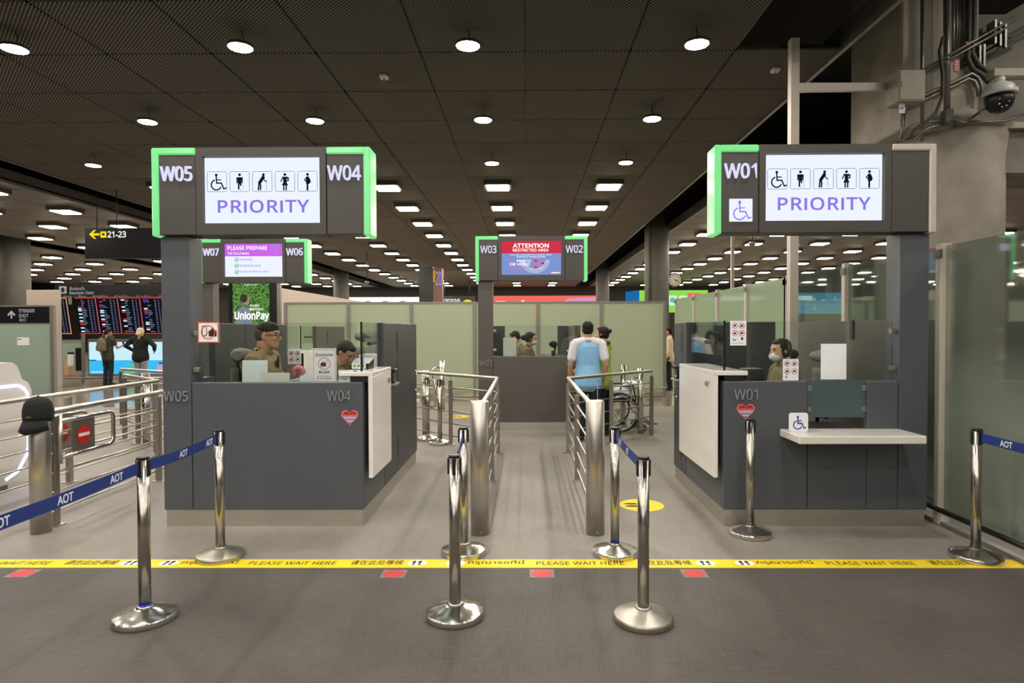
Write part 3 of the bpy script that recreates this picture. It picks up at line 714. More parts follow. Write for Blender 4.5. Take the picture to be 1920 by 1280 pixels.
def booth(label, x0, x1, yf, yr, post, letters, slab, door, yt, lo_mat='laminate', access=False):
    """post: 'L'/'R' (side that carries the sign); slab: dict side -> far end; door: sides with tall panel + door; yt: where the tall panels begin"""
    t = thing('inspection_booth', label, 'booth', ((x0 + x1) / 2, yf, 0)); H = 1.178; PZ = 0.138; TH = 1.67
    px0, px1 = (x0, x0 + 0.232) if post == 'L' else (x1 - 0.232, x1)
    fx0, fx1 = (px1 + 0.004, x1) if post == 'L' else (x0, px0 - 0.004)
    B().box(px0, yf, PZ, px1, yf + 0.2, 2.366, 0.003).build('sign_post', lo_mat, t)
    if not access:
        B().box(fx0, yf, PZ, fx1, yf + 0.07, H, 0.006).build('front_panel', lo_mat, t)
    else:
        a, b = 2.275, 2.752
        B().box(fx0, yf, PZ, a - 0.002, yf + 0.07, H, 0.006).build('front_panel', lo_mat, t)
        B().box(a + 0.002, yf, PZ, b - 0.002, yf + 0.07, 0.79, 0.003).build('front_panel', 'laminate', t)
        B().box(b + 0.002, yf, PZ, fx1, yf + 0.07, H, 0.006).build('front_panel', lo_mat, t)
        B().box(a - 0.01, yf + 0.075, 0.6, b + 0.01, yf + 0.5, 0.78).build('knee_recess', 'black', t)
        B().box(a + 0.001, yf + 0.02, 0.885, b - 0.001, yf + 0.032, 1.185).build('frosted_pane', 'frost_blue', t)
        for cx, sg in ((a, 1), (b, -1)):
            for cz in (0.95, 1.12): B().box(min(cx, cx + sg * 0.035), yf + 0.008, cz - 0.022, max(cx, cx + sg * 0.035), yf + 0.045, cz + 0.022, 0.004).build('pane_clip', 'steel', t)
        B().box(2.05, yf - 0.36, 0.735, 3.005, yf - 0.001, 0.795, 0.006).build('low_shelf', 'white_slab', t)
    B().box(x0 + 0.012, yf + 0.012, 0, x1 - 0.012, yr - 0.012, PZ).build('plinth', 'steel_plinth', t)
    for s, ex, sg in (('L', x0, 1), ('R', x1, -1)):
        a, b = sorted((ex, ex + sg * 0.06)); yb = yf + (0.205 if s == post else 0.074)
        y1 = yt if s in door else yr
        B().box(a, yb, PZ, b, y1, H, 0.004).build('side_panel', lo_mat, t)
        if s in door:
            yd = yt + (yr - yt) * 0.36
            B().box(a, yt + 0.003, PZ, b, yd, TH, 0.004).build('tall_panel', 'dark_panel' if lo_mat == 'laminate' else lo_mat, t)
            d = B().box(a, yd + 0.008, PZ, b, yr, TH, 0.004).build('door', 'dark_panel' if lo_mat == 'laminate' else lo_mat, t)
            ox = ex - sg * 0.004
            hq = B(); hq.tube([(ox, yr - 0.22, 0.98), (ox - sg * 0.03, yr - 0.22, 0.99), (ox - sg * 0.03, yr - 0.22, 1.12), (ox, yr - 0.22, 1.13)], 0.008, 8); hq.build('handle', 'chrome', d)
            hq = B(); hq.tube([(ox, yr - 0.2, 0.89), (ox - sg * 0.03, yr - 0.2, 0.89)], 0.016, 10); hq.build('lock', 'satin_steel', d)
            for hz in (1.38, 1.05, 0.3):
                a2, b2 = sorted((ex - sg * 0.003, ex + sg * 0.01)); B().box(a2, yd - 0.035, hz, b2, yd + 0.04, hz + 0.2).build('hinge', 'black', d)
        if s in slab:
            ye = slab[s]; a2, b2 = sorted((ex - sg * 0.075, ex - sg * 0.04)); a3, b3 = sorted((ex - sg * 0.075, ex + sg * 0.2))
            q = B().box(a2, yf + 0.015, 0.395, b2, ye, 1.2255, 0.003); q.box(a3, yf + 0.015, 1.226, b3, ye, 1.262, 0.004)
            sl = q.build('counter_slab', 'white_slab', t)
            r = B().box(min(a3, b3) + 0.09, yf + 0.03, H - 0.001, max(a3, b3) - 0.03, ye - 0.02, 1.226).build('slab_bracket', 'black', t)
            num = letters[1] if s == 'R' else letters[0]
            if s == 'R': text(num, 'E', (b2, ye, 0), -0.13, 1.115, 0.09, 0.05, 'ink', sl, 0.001)
            else: text(num, 'W', (a2, yf, 0), -0.27, 1.115, 0.13, 0.05, 'ink', sl, 0.001)
            gx = ex + sg * 0.03                                   # side pane with two slots
            q = B(); g0, g1 = yf + 0.09, (yt if s in door else ye)
            q.box(gx - 0.005, g0, 1.38, gx + 0.005, g1, TH - 0.005); q.box(gx - 0.005, g0, 1.265, gx + 0.005, g0 + 0.06, 1.38); q.box(gx - 0.005, g1 - 0.04, 1.265, gx + 0.005, g1, 1.38)
            pane(q, t)
            B().box(gx - 0.008, g0 - 0.012, 1.19, gx + 0.008, g0 - 0.002, TH).build('glass_edge', 'mirror_black', t)
            B().box(gx - 0.012, g0 + 0.22, 1.47, gx + 0.012, g0 + 0.52, 1.50).build('talk_slot', 'black', t)
    # front pane
    g0, g1 = (px1 + 0.03, x1 - 0.055) if post == 'L' else (x0 + 0.055, px0 - 0.03)
    pane(B().box(g0, yf + 0.045, H - 0.01 if not access else 1.19, g1, yf + 0.055, TH - 0.006), t)
    ex, sg = (px1, 1) if post == 'L' else (px0, -1)
    for cz in (1.28, 1.58): B().box(min(ex, ex + sg * 0.05), yf + 0.03, cz - 0.02, max(ex, ex + sg * 0.05), yf + 0.07, cz + 0.02, 0.004).build('glass_clip', 'satin_steel', t)
    # rear low panel, floor deck and inner desk
    B().box(x0 + 0.062, yf + 0.16, PZ, x1 - 0.062, yr - 0.02, 0.16).build('floor_deck', 'black', t)
    return t
def raised(s, x, z, y, w, t, h=0.085): text(s, 'S', (x, y, z), 0, 0, w, h, 'letter_grey', t, 0.014, 0.013, 0.004, 'raised_number')

bL = booth('dark grey inspection booth W04 and W05 with a heart sticker on its front', -2.957, -1.325, 5.06, 7.56, 'L', ('W05', 'W04'), {'R': 5.78}, ('L', 'R'), 5.8)
raised('W05', -2.945, 1.027, 5.06, 0.2, bL); raised('W04', -1.613, 1.027, 5.06, 0.192, bL)
heart(-1.50, 0.825, 0.137, 0.13, (0, 5.06, 0), bL)
bR = booth('dark grey inspection booth W01 with low white wheelchair shelf', 1.597, 3.238, 5.06, 6.75, 'R', ('W01', ''), {'L': 6.22}, ('L',), 6.24, access=True)
raised('W01', 1.677, 1.032, 5.06, 0.19, bR); heart(1.70, 0.865, 0.147, 0.135, (0, 5.06, 0), bR)
B().box(1.75, 6.69, 0.16, 2.66, 6.735, 1.675, 0.004).build('rear_panel', 'dark_panel', bR)
B().box(3.16, 5.5, 0.138, 3.2, 7.35, 1.675, 0.004).build('tall_panel', 'laminate_warm', bR)
B().box(3.145, 6.05, 1.5, 3.162, 6.1, 1.68).build('hinge', 'black', bR)
bC = booth('brown-grey inspection booth W03 at the end of the middle lane', -0.752, 0.885, 9.86, 12.3, 'L', ('W03', 'W02'), {'R': 10.55}, ('L', 'R'), 10.6, 'laminate_warm')
B().box(-0.69, 12.24, 0.16, -0.41, 12.28, 1.67, 0.004).build('rear_panel', 'dark_panel', bC); B().box(0.62, 12.24, 0.16, 0.82, 12.28, 1.67, 0.004).build('rear_panel', 'dark_panel', bC)
raised('W03', -0.735, 1.03, 9.86, 0.2, bC, 0.09); raised('W02', 0.62, 1.03, 9.86, 0.2, bC, 0.09)
b6 = booth('brown-grey inspection booth W06 behind the W04 booth, mostly hidden', -5.27, -3.63, 10.05, 12.5, 'L', ('W07', 'W06'), {'R': 10.75}, ('L', 'R'), 10.8, 'laminate_warm')
# ================================================================ floor tape and stickers
tp = thing('floor_tape', 'yellow please wait here tape stuck across the floor', 'floor tape', (0, 4.25, 0))
B().box(-5.0, 4.178, 0.0, 3.36, 4.328, 0.003).build('strip', 'tape', tp)
TO = (0, 4.18, 0.003)
for k in range(-3, 2):
    x = 0.068 + 1.975 * k
    for s, dx, w in (('กรุณารอที่นี่', -0.47, 0.385), ('PLEASE WAIT HERE', 0.0, 0.60), ('请在此处等候', 0.70, 0.36)):
        if x + dx > 3.05 or x + dx < -4.9: continue
        w = min(w, 3.34 - x - dx)
        text(s, 'F', TO, x + dx, 0.045, w, 0.062 if s[0] == 'P' else 0.085, 'ink', tp, 0.0012, bold=0.004)
    for dx in (1.155, 1.42):
        if x + dx > 3.2: continue
        F = Flat('F', TO, 0.001); F.disc(x + dx, 0.078, 0.066, 0.052); o = F.build('footprint_badge', 'paper', tp)
        G = Flat('F', TO, 0.002)
        for e in (-0.02, 0.02): G.disc(x + dx + e, 0.095, 0.014, 0.022, 12).disc(x + dx + e, 0.055, 0.011, 0.014, 12)
        G.build('footprint', 'ink', o)
for x, y, lab in ((-3.33, 4.08, 'red dot floor sticker at the picture edge before the yellow tape'), (-0.873, 4.075, 'red dot floor sticker below the W04 side of the yellow tape'),
                  (0.101, 4.08, 'red dot floor sticker in the middle lane before the tape'), (1.10, 4.083, 'scuffed red dot floor sticker before the W01 lane')):
    t = thing('dot_sticker', lab, 'sticker', (x, y, 0), 'red dot floor stickers')
    B().box(x - 0.08, y - 0.068, 0, x + 0.08, y + 0.068, 0.002).build('backing', 'sticker_clear', t)
    Flat('F', (x, y, 0.002), 0.001).disc(0, 0, 0.07, 0.062, 28).build('dot', 'red_print', t)
for x, y, lab in ((1.05, 5.68, 'round yellow footprint sticker on the floor beside the W01 booth'), (-1.25, 11.5, 'yellow footprint sticker on the floor behind the railing, left of W03')):
    t = thing('footprint_sticker', lab, 'sticker', (x, y, 0), 'yellow footprint stickers')
    B().lathe([(0.2, 0), (0.2, 0.002)], (x, y, 0), 36, False).build('disc', 'tape', t)
    F = Flat('F', (x, y, 0.002), 0.001)
    for e in (-0.04, 0.035):
        F.poly([(-0.16, e + 0.012), (-0.10, e + 0.028), (-0.045, e + 0.026), (-0.035, e - 0.02), (-0.10, e - 0.022), (-0.15, e - 0.012)]).poly([(-0.02, e + 0.026), (0.055, e + 0.024), (0.065, e - 0.02), (-0.01, e - 0.022)])
    F.build('footprints', 'ink', t)

# ================================================================ belt posts
def stanchion(x, y, label, mat='chrome', heading=0.0, ring=False):
    t = thing('belt_post', label, 'belt post', (0, 0, 0), 'retractable belt posts')
    q = B().lathe([(0.157, 0.0), (0.161, 0.003), (0.163, 0.008), (0.163, 0.03), (0.161, 0.034)], (0, 0, 0), 56); q.lathe([(0.161, 0.034), (0.156, 0.037), (0.11, 0.051), (0.06, 0.067), (0.046, 0.073)], (0, 0, 0), 56)
    q.lathe([(0.046, 0.073), (0.044, 0.08), (0.034, 0.083)], (0, 0, 0), 32); q.build('base', mat, t)
    B().lathe([(0.0315, 0.07), (0.0315, 0.895)], (0, 0, 0), 32).build('tube', 'polished_steel', t)
    B().lathe([(0.033, 0.0), (0.033, 0.01), (0.028, 0.014)], (0, 0, 0.895), 28).build('cap', 'black_plastic', t)
    for k in range(4):
        a = heading + k * math.pi / 2; c, s = math.cos(a), math.sin(a)
        m = Matrix.Rotation(a, 3, 'Z'); q = B().box(0.028, -0.011, 0.80, 0.039, 0.011, 0.893, 0.003)
        for v in q.v: v.xy = (m @ v).xy
        q.build('belt_slot', 'black_plastic', t)
    if ring: B().lathe([(0.0335, 0), (0.0335, 0.014)], (0, 0, 0.076), 28).build('collar', 'blue_print', t)
    t.location = (x, y, 0)
    return t
stanchion(-2.12, 3.43, 'nearest belt post before W05, blue collar at its foot', 'chrome', 1.55, True)
stanchion(-2.16, 4.37, 'belt post on the yellow tape before the W05 booth', 'satin_steel', 1.55)
stanchion(-0.40, 3.47, 'belt post with chrome base in the foreground, middle of the picture', 'chrome', 1.6)
stanchion(-0.448, 4.455, 'belt post behind the tape beside the thick round bollard of the W04 lane', 'chrome', 1.6)
stanchion(0.642, 3.42, 'foreground belt post with dull satin base before the middle lane', 'satin_steel', 1.55)
stanchion(0.632, 4.445, 'belt post behind the tape at the middle lane, blue collar at its foot', 'chrome', 1.55, True)
stanchion(1.741, 4.86, 'belt post standing right in front of the W01 booth', 'chrome', 1.0)
stanchion(3.125, 4.352, 'belt post at the frosted glass partition on the right end of the tape', 'chrome', 1.5)
stanchion(-1.435, 9.08, 'distant belt post beside the railing left of W03, farther of two', 'chrome', 0.3)
stanchion(-1.209, 8.74, 'distant belt post beside the railing left of W03, nearer of two', 'chrome', 0.3)
stanchion(-2.13, 1.55, 'belt post outside the frame that holds the near end of the belt', 'chrome', 1.55)
stanchion(3.20, 2.9, 'belt post outside the frame beside the glass partition', 'chrome', 1.55)
def belt(p0, p1, label, marks, sag=0.012, face=1):
    p0, p1 = Vector(p0), Vector(p1); d = (p1 - p0); L = d.length; u = d / L; nrm = Vector((u.y, -u.x, 0)) * face
    p0 = p0 + u * 0.045; p1 = p1 - u * 0.045; d = p1 - p0; L = d.length; H = 0.062
    t = thing('queue_belt', label, 'belt', (p0.x, p0.y, 0)); q = B(); n = 12; V = []
    for i in range(n + 1):
        c = p0 + d * i / n + Vector((0, 0, -sag * 4 * (i / n) * (1 - i / n)))
        for e in (-0.001, 0.001):
            for z in (-H / 2, H / 2): V.append(c + nrm * e + Vector((0, 0, z)))
    Fs = []
    for i in range(n):
        a, b = 4 * i, 4 * i + 4
        Fs += [(a, b, b + 1, a + 1), (a + 2, a + 3, b + 3, b + 2), (a + 1, b + 1, b + 3, a + 3), (a, a + 2, b + 2, b)]
    q.add(V, Fs); q.build('webbing', 'belt', t)
    vs, fs = glyphs('AOT', 0.03)
    for m in marks:
        w = 0.1
        g = B(); g.add([p0 + u * (m * L + (x - 0.5) * w * (1 if nrm.cross(u).z > 0 or True else -1)) + nrm * 0.002 + Vector((0, 0, (y - 0.5) * 0.042 - sag * 4 * m * (1 - m) + 0.0)) for x, y in vs], fs)
        g.build('printed_letters', 'belt_print', t)
belt((-2.13, 1.55, 0.85), (-2.12, 3.43, 0.85), 'blue printed belt leaving the frame beside W05', (0.30, 0.50, 0.70, 0.90), 0.02)
belt((-2.12, 3.43, 0.85), (-2.16, 4.37, 0.85), 'blue printed belt between the two posts before W05', (0.465, 0.876))
belt((-0.40, 3.47, 0.85), (-0.448, 4.455, 0.85), 'blue belt seen edge on between the two posts at the W04 lane', (0.5,))
belt((0.632, 4.445, 0.85), (0.642, 3.42, 0.85), 'blue printed belt between the two posts of the middle lane', (0.2, 0.5), 0.012, 1)
belt((3.125, 4.352, 0.85), (3.20, 2.9, 0.85), 'blue printed belt along the frosted glass partition', (0.15, 0.4), 0.012, 1)

# ================================================================ steel railings, bollards and gates
def railing(label, pts, posts, bars=(0.80, 0.645, 0.47, 0.30, 0.13), zt=0.975, rad=0.024, group='stainless lane railings'):
    t = thing('lane_railing', label, 'railing', (pts[0][0], pts[0][1], 0), group)
    B().tube([(x, y, zt) for x, y in pts], rad, 12).build('handrail', 'steel', t)
    for z in bars:
        B().tube([(x, y, z) for x, y in pts], 0.009, 8).build('bar', 'steel', t)
    for x, y in posts:
        p = B().box(x - 0.026, y - 0.026, 0.008, x + 0.026, y + 0.026, 0.905, 0.003).build('post', 'grey_steel', t)
        B().tube([(x, y, 0.9), (x, y, zt - 0.01)], 0.008, 8).build('pin', 'steel', p)
        B().box(x - 0.06, y - 0.05, 0, x + 0.06, y + 0.05, 0.01, 0.002).build('foot_plate', 'steel', p)
    return t
pm('grey_steel', '#a59f97', 0.36, 1.0, var=0.04)
def bollard(x, y, label, r=0.073, h=1.045):
    t = thing('bollard', label, 'bollard', (x, y, 0), 'thick stainless bollards')
    B().lathe([(r, 0.0), (r, h - 0.006), (r - 0.006, h)], (x, y, 0), 40).build('tube', 'steel', t)
    B().tube([(x + 0.01, y - r + 0.003, 0.03), (x + 0.01, y - r - 0.004, 0.03)], 0.007, 8).build('screw', 'satin_steel', t)
bollard(-0.365, 4.89, 'thick round steel bollard at the front of the railing beside W04')
bollard(0.54, 4.89, 'thick round steel bollard on the W01 side of the middle lane')
bollard(-3.87, 4.93, 'thick steel bollard with a black cap on top, before W05')
railing('stainless railing on the W04 side of the middle lane', [(-0.365, 4.97), (-0.365, 8.02), (-1.72, 9.3)], [(-0.365, 6.58), (-0.365, 8.02), (-1.05, 8.68), (-1.72, 9.3)])
railing('stainless railing on the W01 side of the middle lane', [(0.54, 4.97), (0.54, 8.02), (1.88, 9.37)], [(0.54, 6.62), (0.54, 8.02), (1.18, 8.66), (1.88, 9.37)])
railing('stainless railing running back from the capped bollard', [(-3.88, 5.02), (-3.91, 6.75)], [(-3.885, 5.1), (-3.91, 6.6)], zt=0.945, bars=(0.76, 0.6, 0.44, 0.28, 0.12))
railing('stainless railing in front of the white automatic gate', [(-4.83, 3.9), (-4.83, 8.15), (-5.95, 9.2)], [(-4.83, 4.6), (-4.83, 6.55), (-4.83, 8.1), (-5.5, 8.8), (-5.95, 9.2)], zt=0.945, bars=(0.76, 0.6, 0.44, 0.28, 0.12))
railing('far stainless railing before the blue advertising screen', [(-6.9, 10.6), (-5.6, 9.75), (-5.4, 9.7)], [(-6.9, 10.6), (-5.6, 9.75)], zt=0.945, bars=(0.76, 0.6, 0.44, 0.28, 0.12))
def gate_post(x, y, label, r=0.05, h=1.0, sg=1):
    t = thing('gate_post', label, 'gate', (x, y, 0), 'swing gate posts')
    B().lathe([(r, 0.0), (r, h)], (x, y, 0), 28).build('tube', 'chrome', t)
    a = [(x + sg * 0.05, y - 0.02, 0.86), (x + sg * 0.14, y - 0.1, 0.86), (x + sg * 0.17, y - 0.14, 0.82), (x + sg * 0.17, y - 0.14, 0.5), (x + sg * 0.14, y - 0.1, 0.46), (x + sg * 0.05, y - 0.02, 0.46)]
    B().tube(a, 0.014, 8).build('swing_arm', 'chrome', t)
gate_post(1.76, 9.62, 'chrome gate post beside the angled railing near the wheelchair', sg=-1)
gate_post(1.64, 10.54, 'chrome gate post behind the wheelchair lane, next to the green glass', sg=1)
gate_post(-1.5, 9.3, 'chrome gate post behind the W04 door, near two belt posts', sg=1)
gate_post(-1.65, 12.3, 'far chrome gate post before the green glass left of W03', sg=-1)
gate_post(-5.35, 8.75, 'chrome gate post among the railings before the blue advertising screen', sg=1)
def swing_gate(x, y0, y1, label, z0=0.5, z1=0.83):
    t = thing('swing_gate', label, 'gate', (x, y0, 0), 'no entry swing gates')
    r = 0.05; a = [(x, y0, z1), (x, y1 - r, z1), (x, y1 - 0.015, z1 - 0.015), (x, y1, z1 - r), (x, y1, z0 + r), (x, y1 - 0.015, z0 + 0.015), (x, y1 - r, z0), (x, y0, z0)]
    B().tube(a, 0.019, 10).build('frame', 'chrome', t)
    B().tube([(x, y0, z0 - 0.05), (x, y0, z1 + 0.05)], 0.016, 10).build('hinge_tube', 'steel', t)
    p = B().box(x - 0.004, y0 + 0.13, z0 + 0.01, x + 0.004, y0 + 0.40, z1 - 0.01).build('plate', 'satin_steel', t)
    Flat('E', (x + 0.004, y0, 0), 0.002).disc(0.265, (z0 + z1) / 2, 0.082, 0.082, 28).build('no_entry_disc', 'red_sign', p)
    Flat('E', (x + 0.004, y0, 0), 0.004).rect(0.20, (z0 + z1) / 2 - 0.014, 0.33, (z0 + z1) / 2 + 0.014).build('no_entry_bar', 'paper_warm', p)
swing_gate(-3.78, 5.03, 5.68, 'steel swing gate with red no entry sign beside the capped bollard', 0.575, 0.87)
swing_gate(-3.97, 5.03, 5.6, 'second steel no entry swing gate half hidden behind the first', 0.58, 0.88)

# peaked cap hung over the bollard
cp = thing('baseball_cap', 'black baseball cap hung on the steel bollard', 'cap', (-3.87, 4.93, 0.88))
q = B(); c0 = Vector((-3.87, 4.92, 0.93)); prof = [(0.098, -0.04), (0.104, 0.0), (0.103, 0.05), (0.092, 0.10), (0.068, 0.135), (0.03, 0.152), (0.004, 0.156)]
q.lathe(prof, c0, 28); q.build('crown', 'black_cloth', cp)
q = B(); V = []; n = 12
for i in range(n + 1):
    a = math.radians(-160 + 140 * i / n)
    for r, dz in ((0.098, -0.03), (0.128, -0.135), (0.122, -0.137), (0.092, -0.036)): V.append(c0 + Vector((r * math.cos(a), r * math.sin(a), dz + (0.03 * abs(math.cos(a)) if r > 0.1 else 0.005))))
q.add(V, [(4 * i + j, 4 * i + 4 + j, 4 * i + 4 + (j + 1) % 4, 4 * i + (j + 1) % 4) for i in range(n) for j in range(4)], True); q.build('peak', 'black_cloth', cp)
B().ball(c0 + Vector((0, 0, 0.155)), 0.008, 8, 6).build('button', 'black_cloth', cp)
Flat('S', (-3.87, 4.802, 0.93), 0.003).line([(0.0, 0.0), (0.015, 0.008), (0.035, 0.002)], 0.007).build('badge', 'gold', cp)

# white automatic gate with a light line
eg = thing('automatic_gate', 'white automatic passport gate with violet light line', 'gate', (-5.4, 5.6, 0))
out = [(4.2, 0.05), (6.25, 0.05), (6.42, 0.10), (6.57, 0.26), (6.6, 0.36), (6.6, 0.98), (6.56, 1.06), (6.48, 1.10), (6.42, 1.24), (6.36, 1.28), (5.7, 1.28), (5.6, 1.24), (5.5, 1.10), (4.2, 1.10)]
B().prism(out, lambda a, b, d: (d, a, b), -5.6, -5.26).build('body', 'egate', eg)
ins = [(4.2, 1.04), (6.42, 1.04), (6.5, 1.0), (6.545, 0.94), (6.545, 0.40), (6.52, 0.3), (6.4, 0.15), (6.25, 0.10)]
B().tube([(-5.262, a, b) for a, b in ins], 0.016, 8).build('light_line', 'led_white', eg)
B().box(-5.62, 4.2, 0, -5.24, 6.25, 0.05).build('foot', 'grey_metal', eg)

# ================================================================ papers, notices and things at the counters
def card(name, label, cat, x0, z0, w, h, y, mat='paper', tilt=0.0, th=0.003):
    t = thing(name, label, cat, (x0 + w / 2, y, z0))
    q = B().box(x0, y, z0, x0 + w, y + th, z0 + h)
    for v in q.v: v.y += (v.z - z0) * tilt
    q.build('sheet', mat, t)
    return t
def ban_grid(t, O, cols, rows, r, dx, dz, x0, z0):
    for i in range(cols):
        for j in range(rows):
            a, b = x0 + i * dx, z0 + j * dz
            G = Flat('S', O, 0.0025)
            if (i + j) % 2: G.rect(a - r * 0.45, b - r * 0.3, a + r * 0.45, b + r * 0.3).rect(a - r * 0.15, b + r * 0.3, a + r * 0.15, b + r * 0.45)
            else: G.disc(a, b, r * 0.4).rect(a - r * 0.55, b - r * 0.35, a + r * 0.55, b - r * 0.15)
            G.build('pictogram', 'ink', t)
            F = Flat('S', O, 0.003); no_ring(F, a, b, r, 0.08); F.build('ban_ring', 'red_sign', t)
GY = 5.096                                              # just inside the front panes
n1 = card('no_camera_notice', 'orange edged no phone no camera notice on the W05 post pane', 'notice', -2.683, 1.503, 0.172, 0.17, GY, 'paper')
O = (-2.683, GY, 1.503); F = Flat('S', O, 0.002); frame_rect(F, 0, 0, 0.172, 0.17, 0.008); no_ring(F, 0.085, 0.085, 0.055, 0.07); F.build('print_orange', 'orange_print', n1)
Flat('S', O, 0.0015).rect(0.09, 0.05, 0.155, 0.1).rect(0.11, 0.1, 0.135, 0.115).disc(0.122, 0.075, 0.001).build('camera_print', 'ink', n1)
F = Flat('S', O, 0.0015); frame_rect(F, 0.035, 0.055, 0.075, 0.14, 0.005); F.build('phone_print', 'ink', n1)
card('paper_sheet', 'blank bluish sheet standing behind the W04 pane before the officer', 'paper', -2.337, 1.178, 0.208, 0.178, 5.125, 'paper', 0.05)
card('paper_sheet', 'narrow printed receipt pad lying along the W04 pane', 'paper', -2.185, 1.178, 0.24, 0.075, 5.122, 'paper_warm', 0.08)
t = card('paper_sheet', 'folded white paper with a pointed flap behind the W04 pane', 'paper', -1.86, 1.178, 0.11, 0.05, 5.13, 'paper')
Flat('S', (-1.86, 5.132, 1.178), 0.0).poly([(0.02, 0.05), (0.09, 0.05), (0.055, 0.085)]).build('flap', 'paper', t)
n2 = card('no_photo_sign', 'red framed no photography sign standing behind the W04 pane', 'notice', -1.749, 1.176, 0.196, 0.278, GY + 0.01, 'paper', 0.0)
O = (-1.749, GY + 0.01, 1.176)
F = Flat('S', O, 0.002); frame_rect(F, 0.008, 0.008, 0.188, 0.27, 0.003); no_ring(F, 0.098, 0.152, 0.048, 0.045); F.build('red_print', 'red_print', n2)
Flat('S', O, 0.0015).rect(0.068, 0.13, 0.112, 0.158).rect(0.08, 0.158, 0.1, 0.165).build('camera_print', 'ink', n2)
text('ห้ามถ่ายภาพ', 'S', O, 0.028, 0.212, 0.14, 0.03, 'ink', n2); text('禁止拍照', 'S', O, 0.052, 0.072, 0.09, 0.022, 'ink', n2)
text('NO PHOTOGRAPHY', 'S', O, 0.04, 0.044, 0.115, 0.01, 'ink', n2); text('NO VIDEO RECORDING', 'S', O, 0.032, 0.026, 0.13, 0.01, 'ink', n2)
n3 = card('instruction_card', 'small fingerprint instruction card behind the W04 pane corner', 'notice', -1.535, 1.178, 0.155, 0.097, GY + 0.012, 'paper')
O = (-1.535, GY + 0.012, 1.178); Flat('S', O, 0.002).rect(0.125, 0.005, 0.148, 0.092).build('blue_band', 'blue_print', n3)
for k, s in enumerate(('3. 2 THUMBS', '2. LEFT', '1. RIGHT')): text(s, 'S', O, 0.01, 0.018 + 0.025 * k, (0.055, 0.038, 0.044)[k], 0.011, 'ink', n3)
Flat('S', O, 0.002).line([(0.075, 0.05), (0.085, 0.07), (0.09, 0.04), (0.1, 0.045)], 0.003).build('hand_sketch', 'red_print', n3)
n4 = card('ban_notice', 'framed four-symbol ban notice deeper inside the W04 booth beside the officer', 'notice', -2.33, 1.27, 0.13, 0.15, 6.1, 'paper')
ban_grid(n4, (-2.33, 6.1, 1.27), 2, 2, 0.024, 0.064, 0.06, 0.033, 0.045)
n5 = card('ban_notice', 'four-symbol ban notice taped high on the W01 pane', 'notice', 1.66, 1.468, 0.13, 0.2, GY, 'paper')
ban_grid(n5, (1.66, GY, 1.468), 2, 2, 0.022, 0.056, 0.062, 0.036, 0.10)
O = (1.66, GY, 1.468); Flat('S', O, 0.002).line([(0.02, 0.055), (0.03, 0.04), (0.045, 0.05)], 0.006).disc(0.095, 0.055, 0.009, 0.013).rect(0.01, 0.018, 0.11, 0.02).build('print', 'ink', n5)
n6 = card('ban_notice', 'four-symbol ban notice standing in a grey frame before the masked W01 officer', 'notice', 2.085, 1.18, 0.13, 0.178, GY, 'paper')
ban_grid(n6, (2.085, GY, 1.18), 2, 2, 0.022, 0.058, 0.062, 0.036, 0.078)
F = Flat('S', (2.085, GY, 1.18), 0.002); frame_rect(F, -0.004, -0.002, 0.134, 0.182, 0.004); F.line([(0.02, 0.03), (0.03, 0.04), (0.03, 0.02)], 0.004); F.build('print', 'ink', n6)
card('paper_sheet', 'large blank sheet standing behind the W01 pane above the low shelf', 'paper', 2.395, 1.19, 0.205, 0.29, GY, 'paper')
wc = thing('wheelchair_sign', 'white wheelchair symbol plate standing on the low white shelf', 'sign', (2.13, 4.9, 0.795))
q = B(); R = 0.02; P = []
for cx, cz, a0 in ((0.13, 0.02, -90), (0.13, 0.13, 0), (0.02, 0.13, 90), (0.02, 0.02, 180)):
    P += [(cx + R * math.cos(math.radians(a0 + 30 * i)), cz + R * math.sin(math.radians(a0 + 30 * i))) for i in range(4)]
q.prism(P, lambda a, b, d: (2.056 + a, d, 0.796 + b), 4.9, 4.904); q.build('plate', 'paper', wc)
F = Flat('S', (2.056, 4.9, 0.796), 0.002); wheelchair_icon(F, 0.02, 0.018, 0.115, 0.075); F.build('wheelchair_symbol', 'blue_print', wc)
B().box(2.08, 4.905, 0.795, 2.18, 4.95, 0.805).build('stand', 'white_paint', wc)
card('paper_sheet', 'long curled white sheet standing behind the W03 pane', 'paper', -0.36, 1.18, 0.21, 0.29, 9.92, 'paper_warm')
card('paper_sheet', 'white sheet behind the bun of the W03 officer', 'paper', -0.03, 1.3, 0.17, 0.17, 12.0, 'paper_warm')
# document readers on the white slabs
def reader(x, y, z, label, sg):
    t = thing('fingerprint_reader', label, 'scanner', (x, y, z))
    q = B().box(x - 0.05, y - 0.06, z, x + 0.05, y + 0.06, z + 0.02, 0.004); q.box(x - 0.03, y - 0.03, z + 0.02, x + 0.03, y + 0.03, z + 0.1, 0.004)
    q.build('stand', 'black_plastic', t); h = B().box(x - 0.06, y - 0.07, z + 0.1, x + 0.06, y + 0.07, z + 0.135, 0.006); h.build('head', 'black_plastic', t)
reader(-1.29, 5.93, 1.1, 'black fingerprint reader beside the white W04 slab', 1)
reader(1.56, 6.36, 1.1, 'black fingerprint reader beside the white W01 slab', -1)
for x, y, lab in ((-1.29, 5.93, 'small steel bracket under the W04 fingerprint reader'), (1.56, 6.36, 'small steel bracket under the W01 fingerprint reader')):
    tag(B().box(x - 0.07, y - 0.09, 1.08, x + 0.07, y + 0.09, 1.1, 0.003).build('bracket_shelf', 'steel', None), lab, 'bracket')
ps = thing('passport_scanner', 'black passport scanner with colored dot sticker on the W04 slab', 'scanner', (-1.42, 5.55, 1.262))
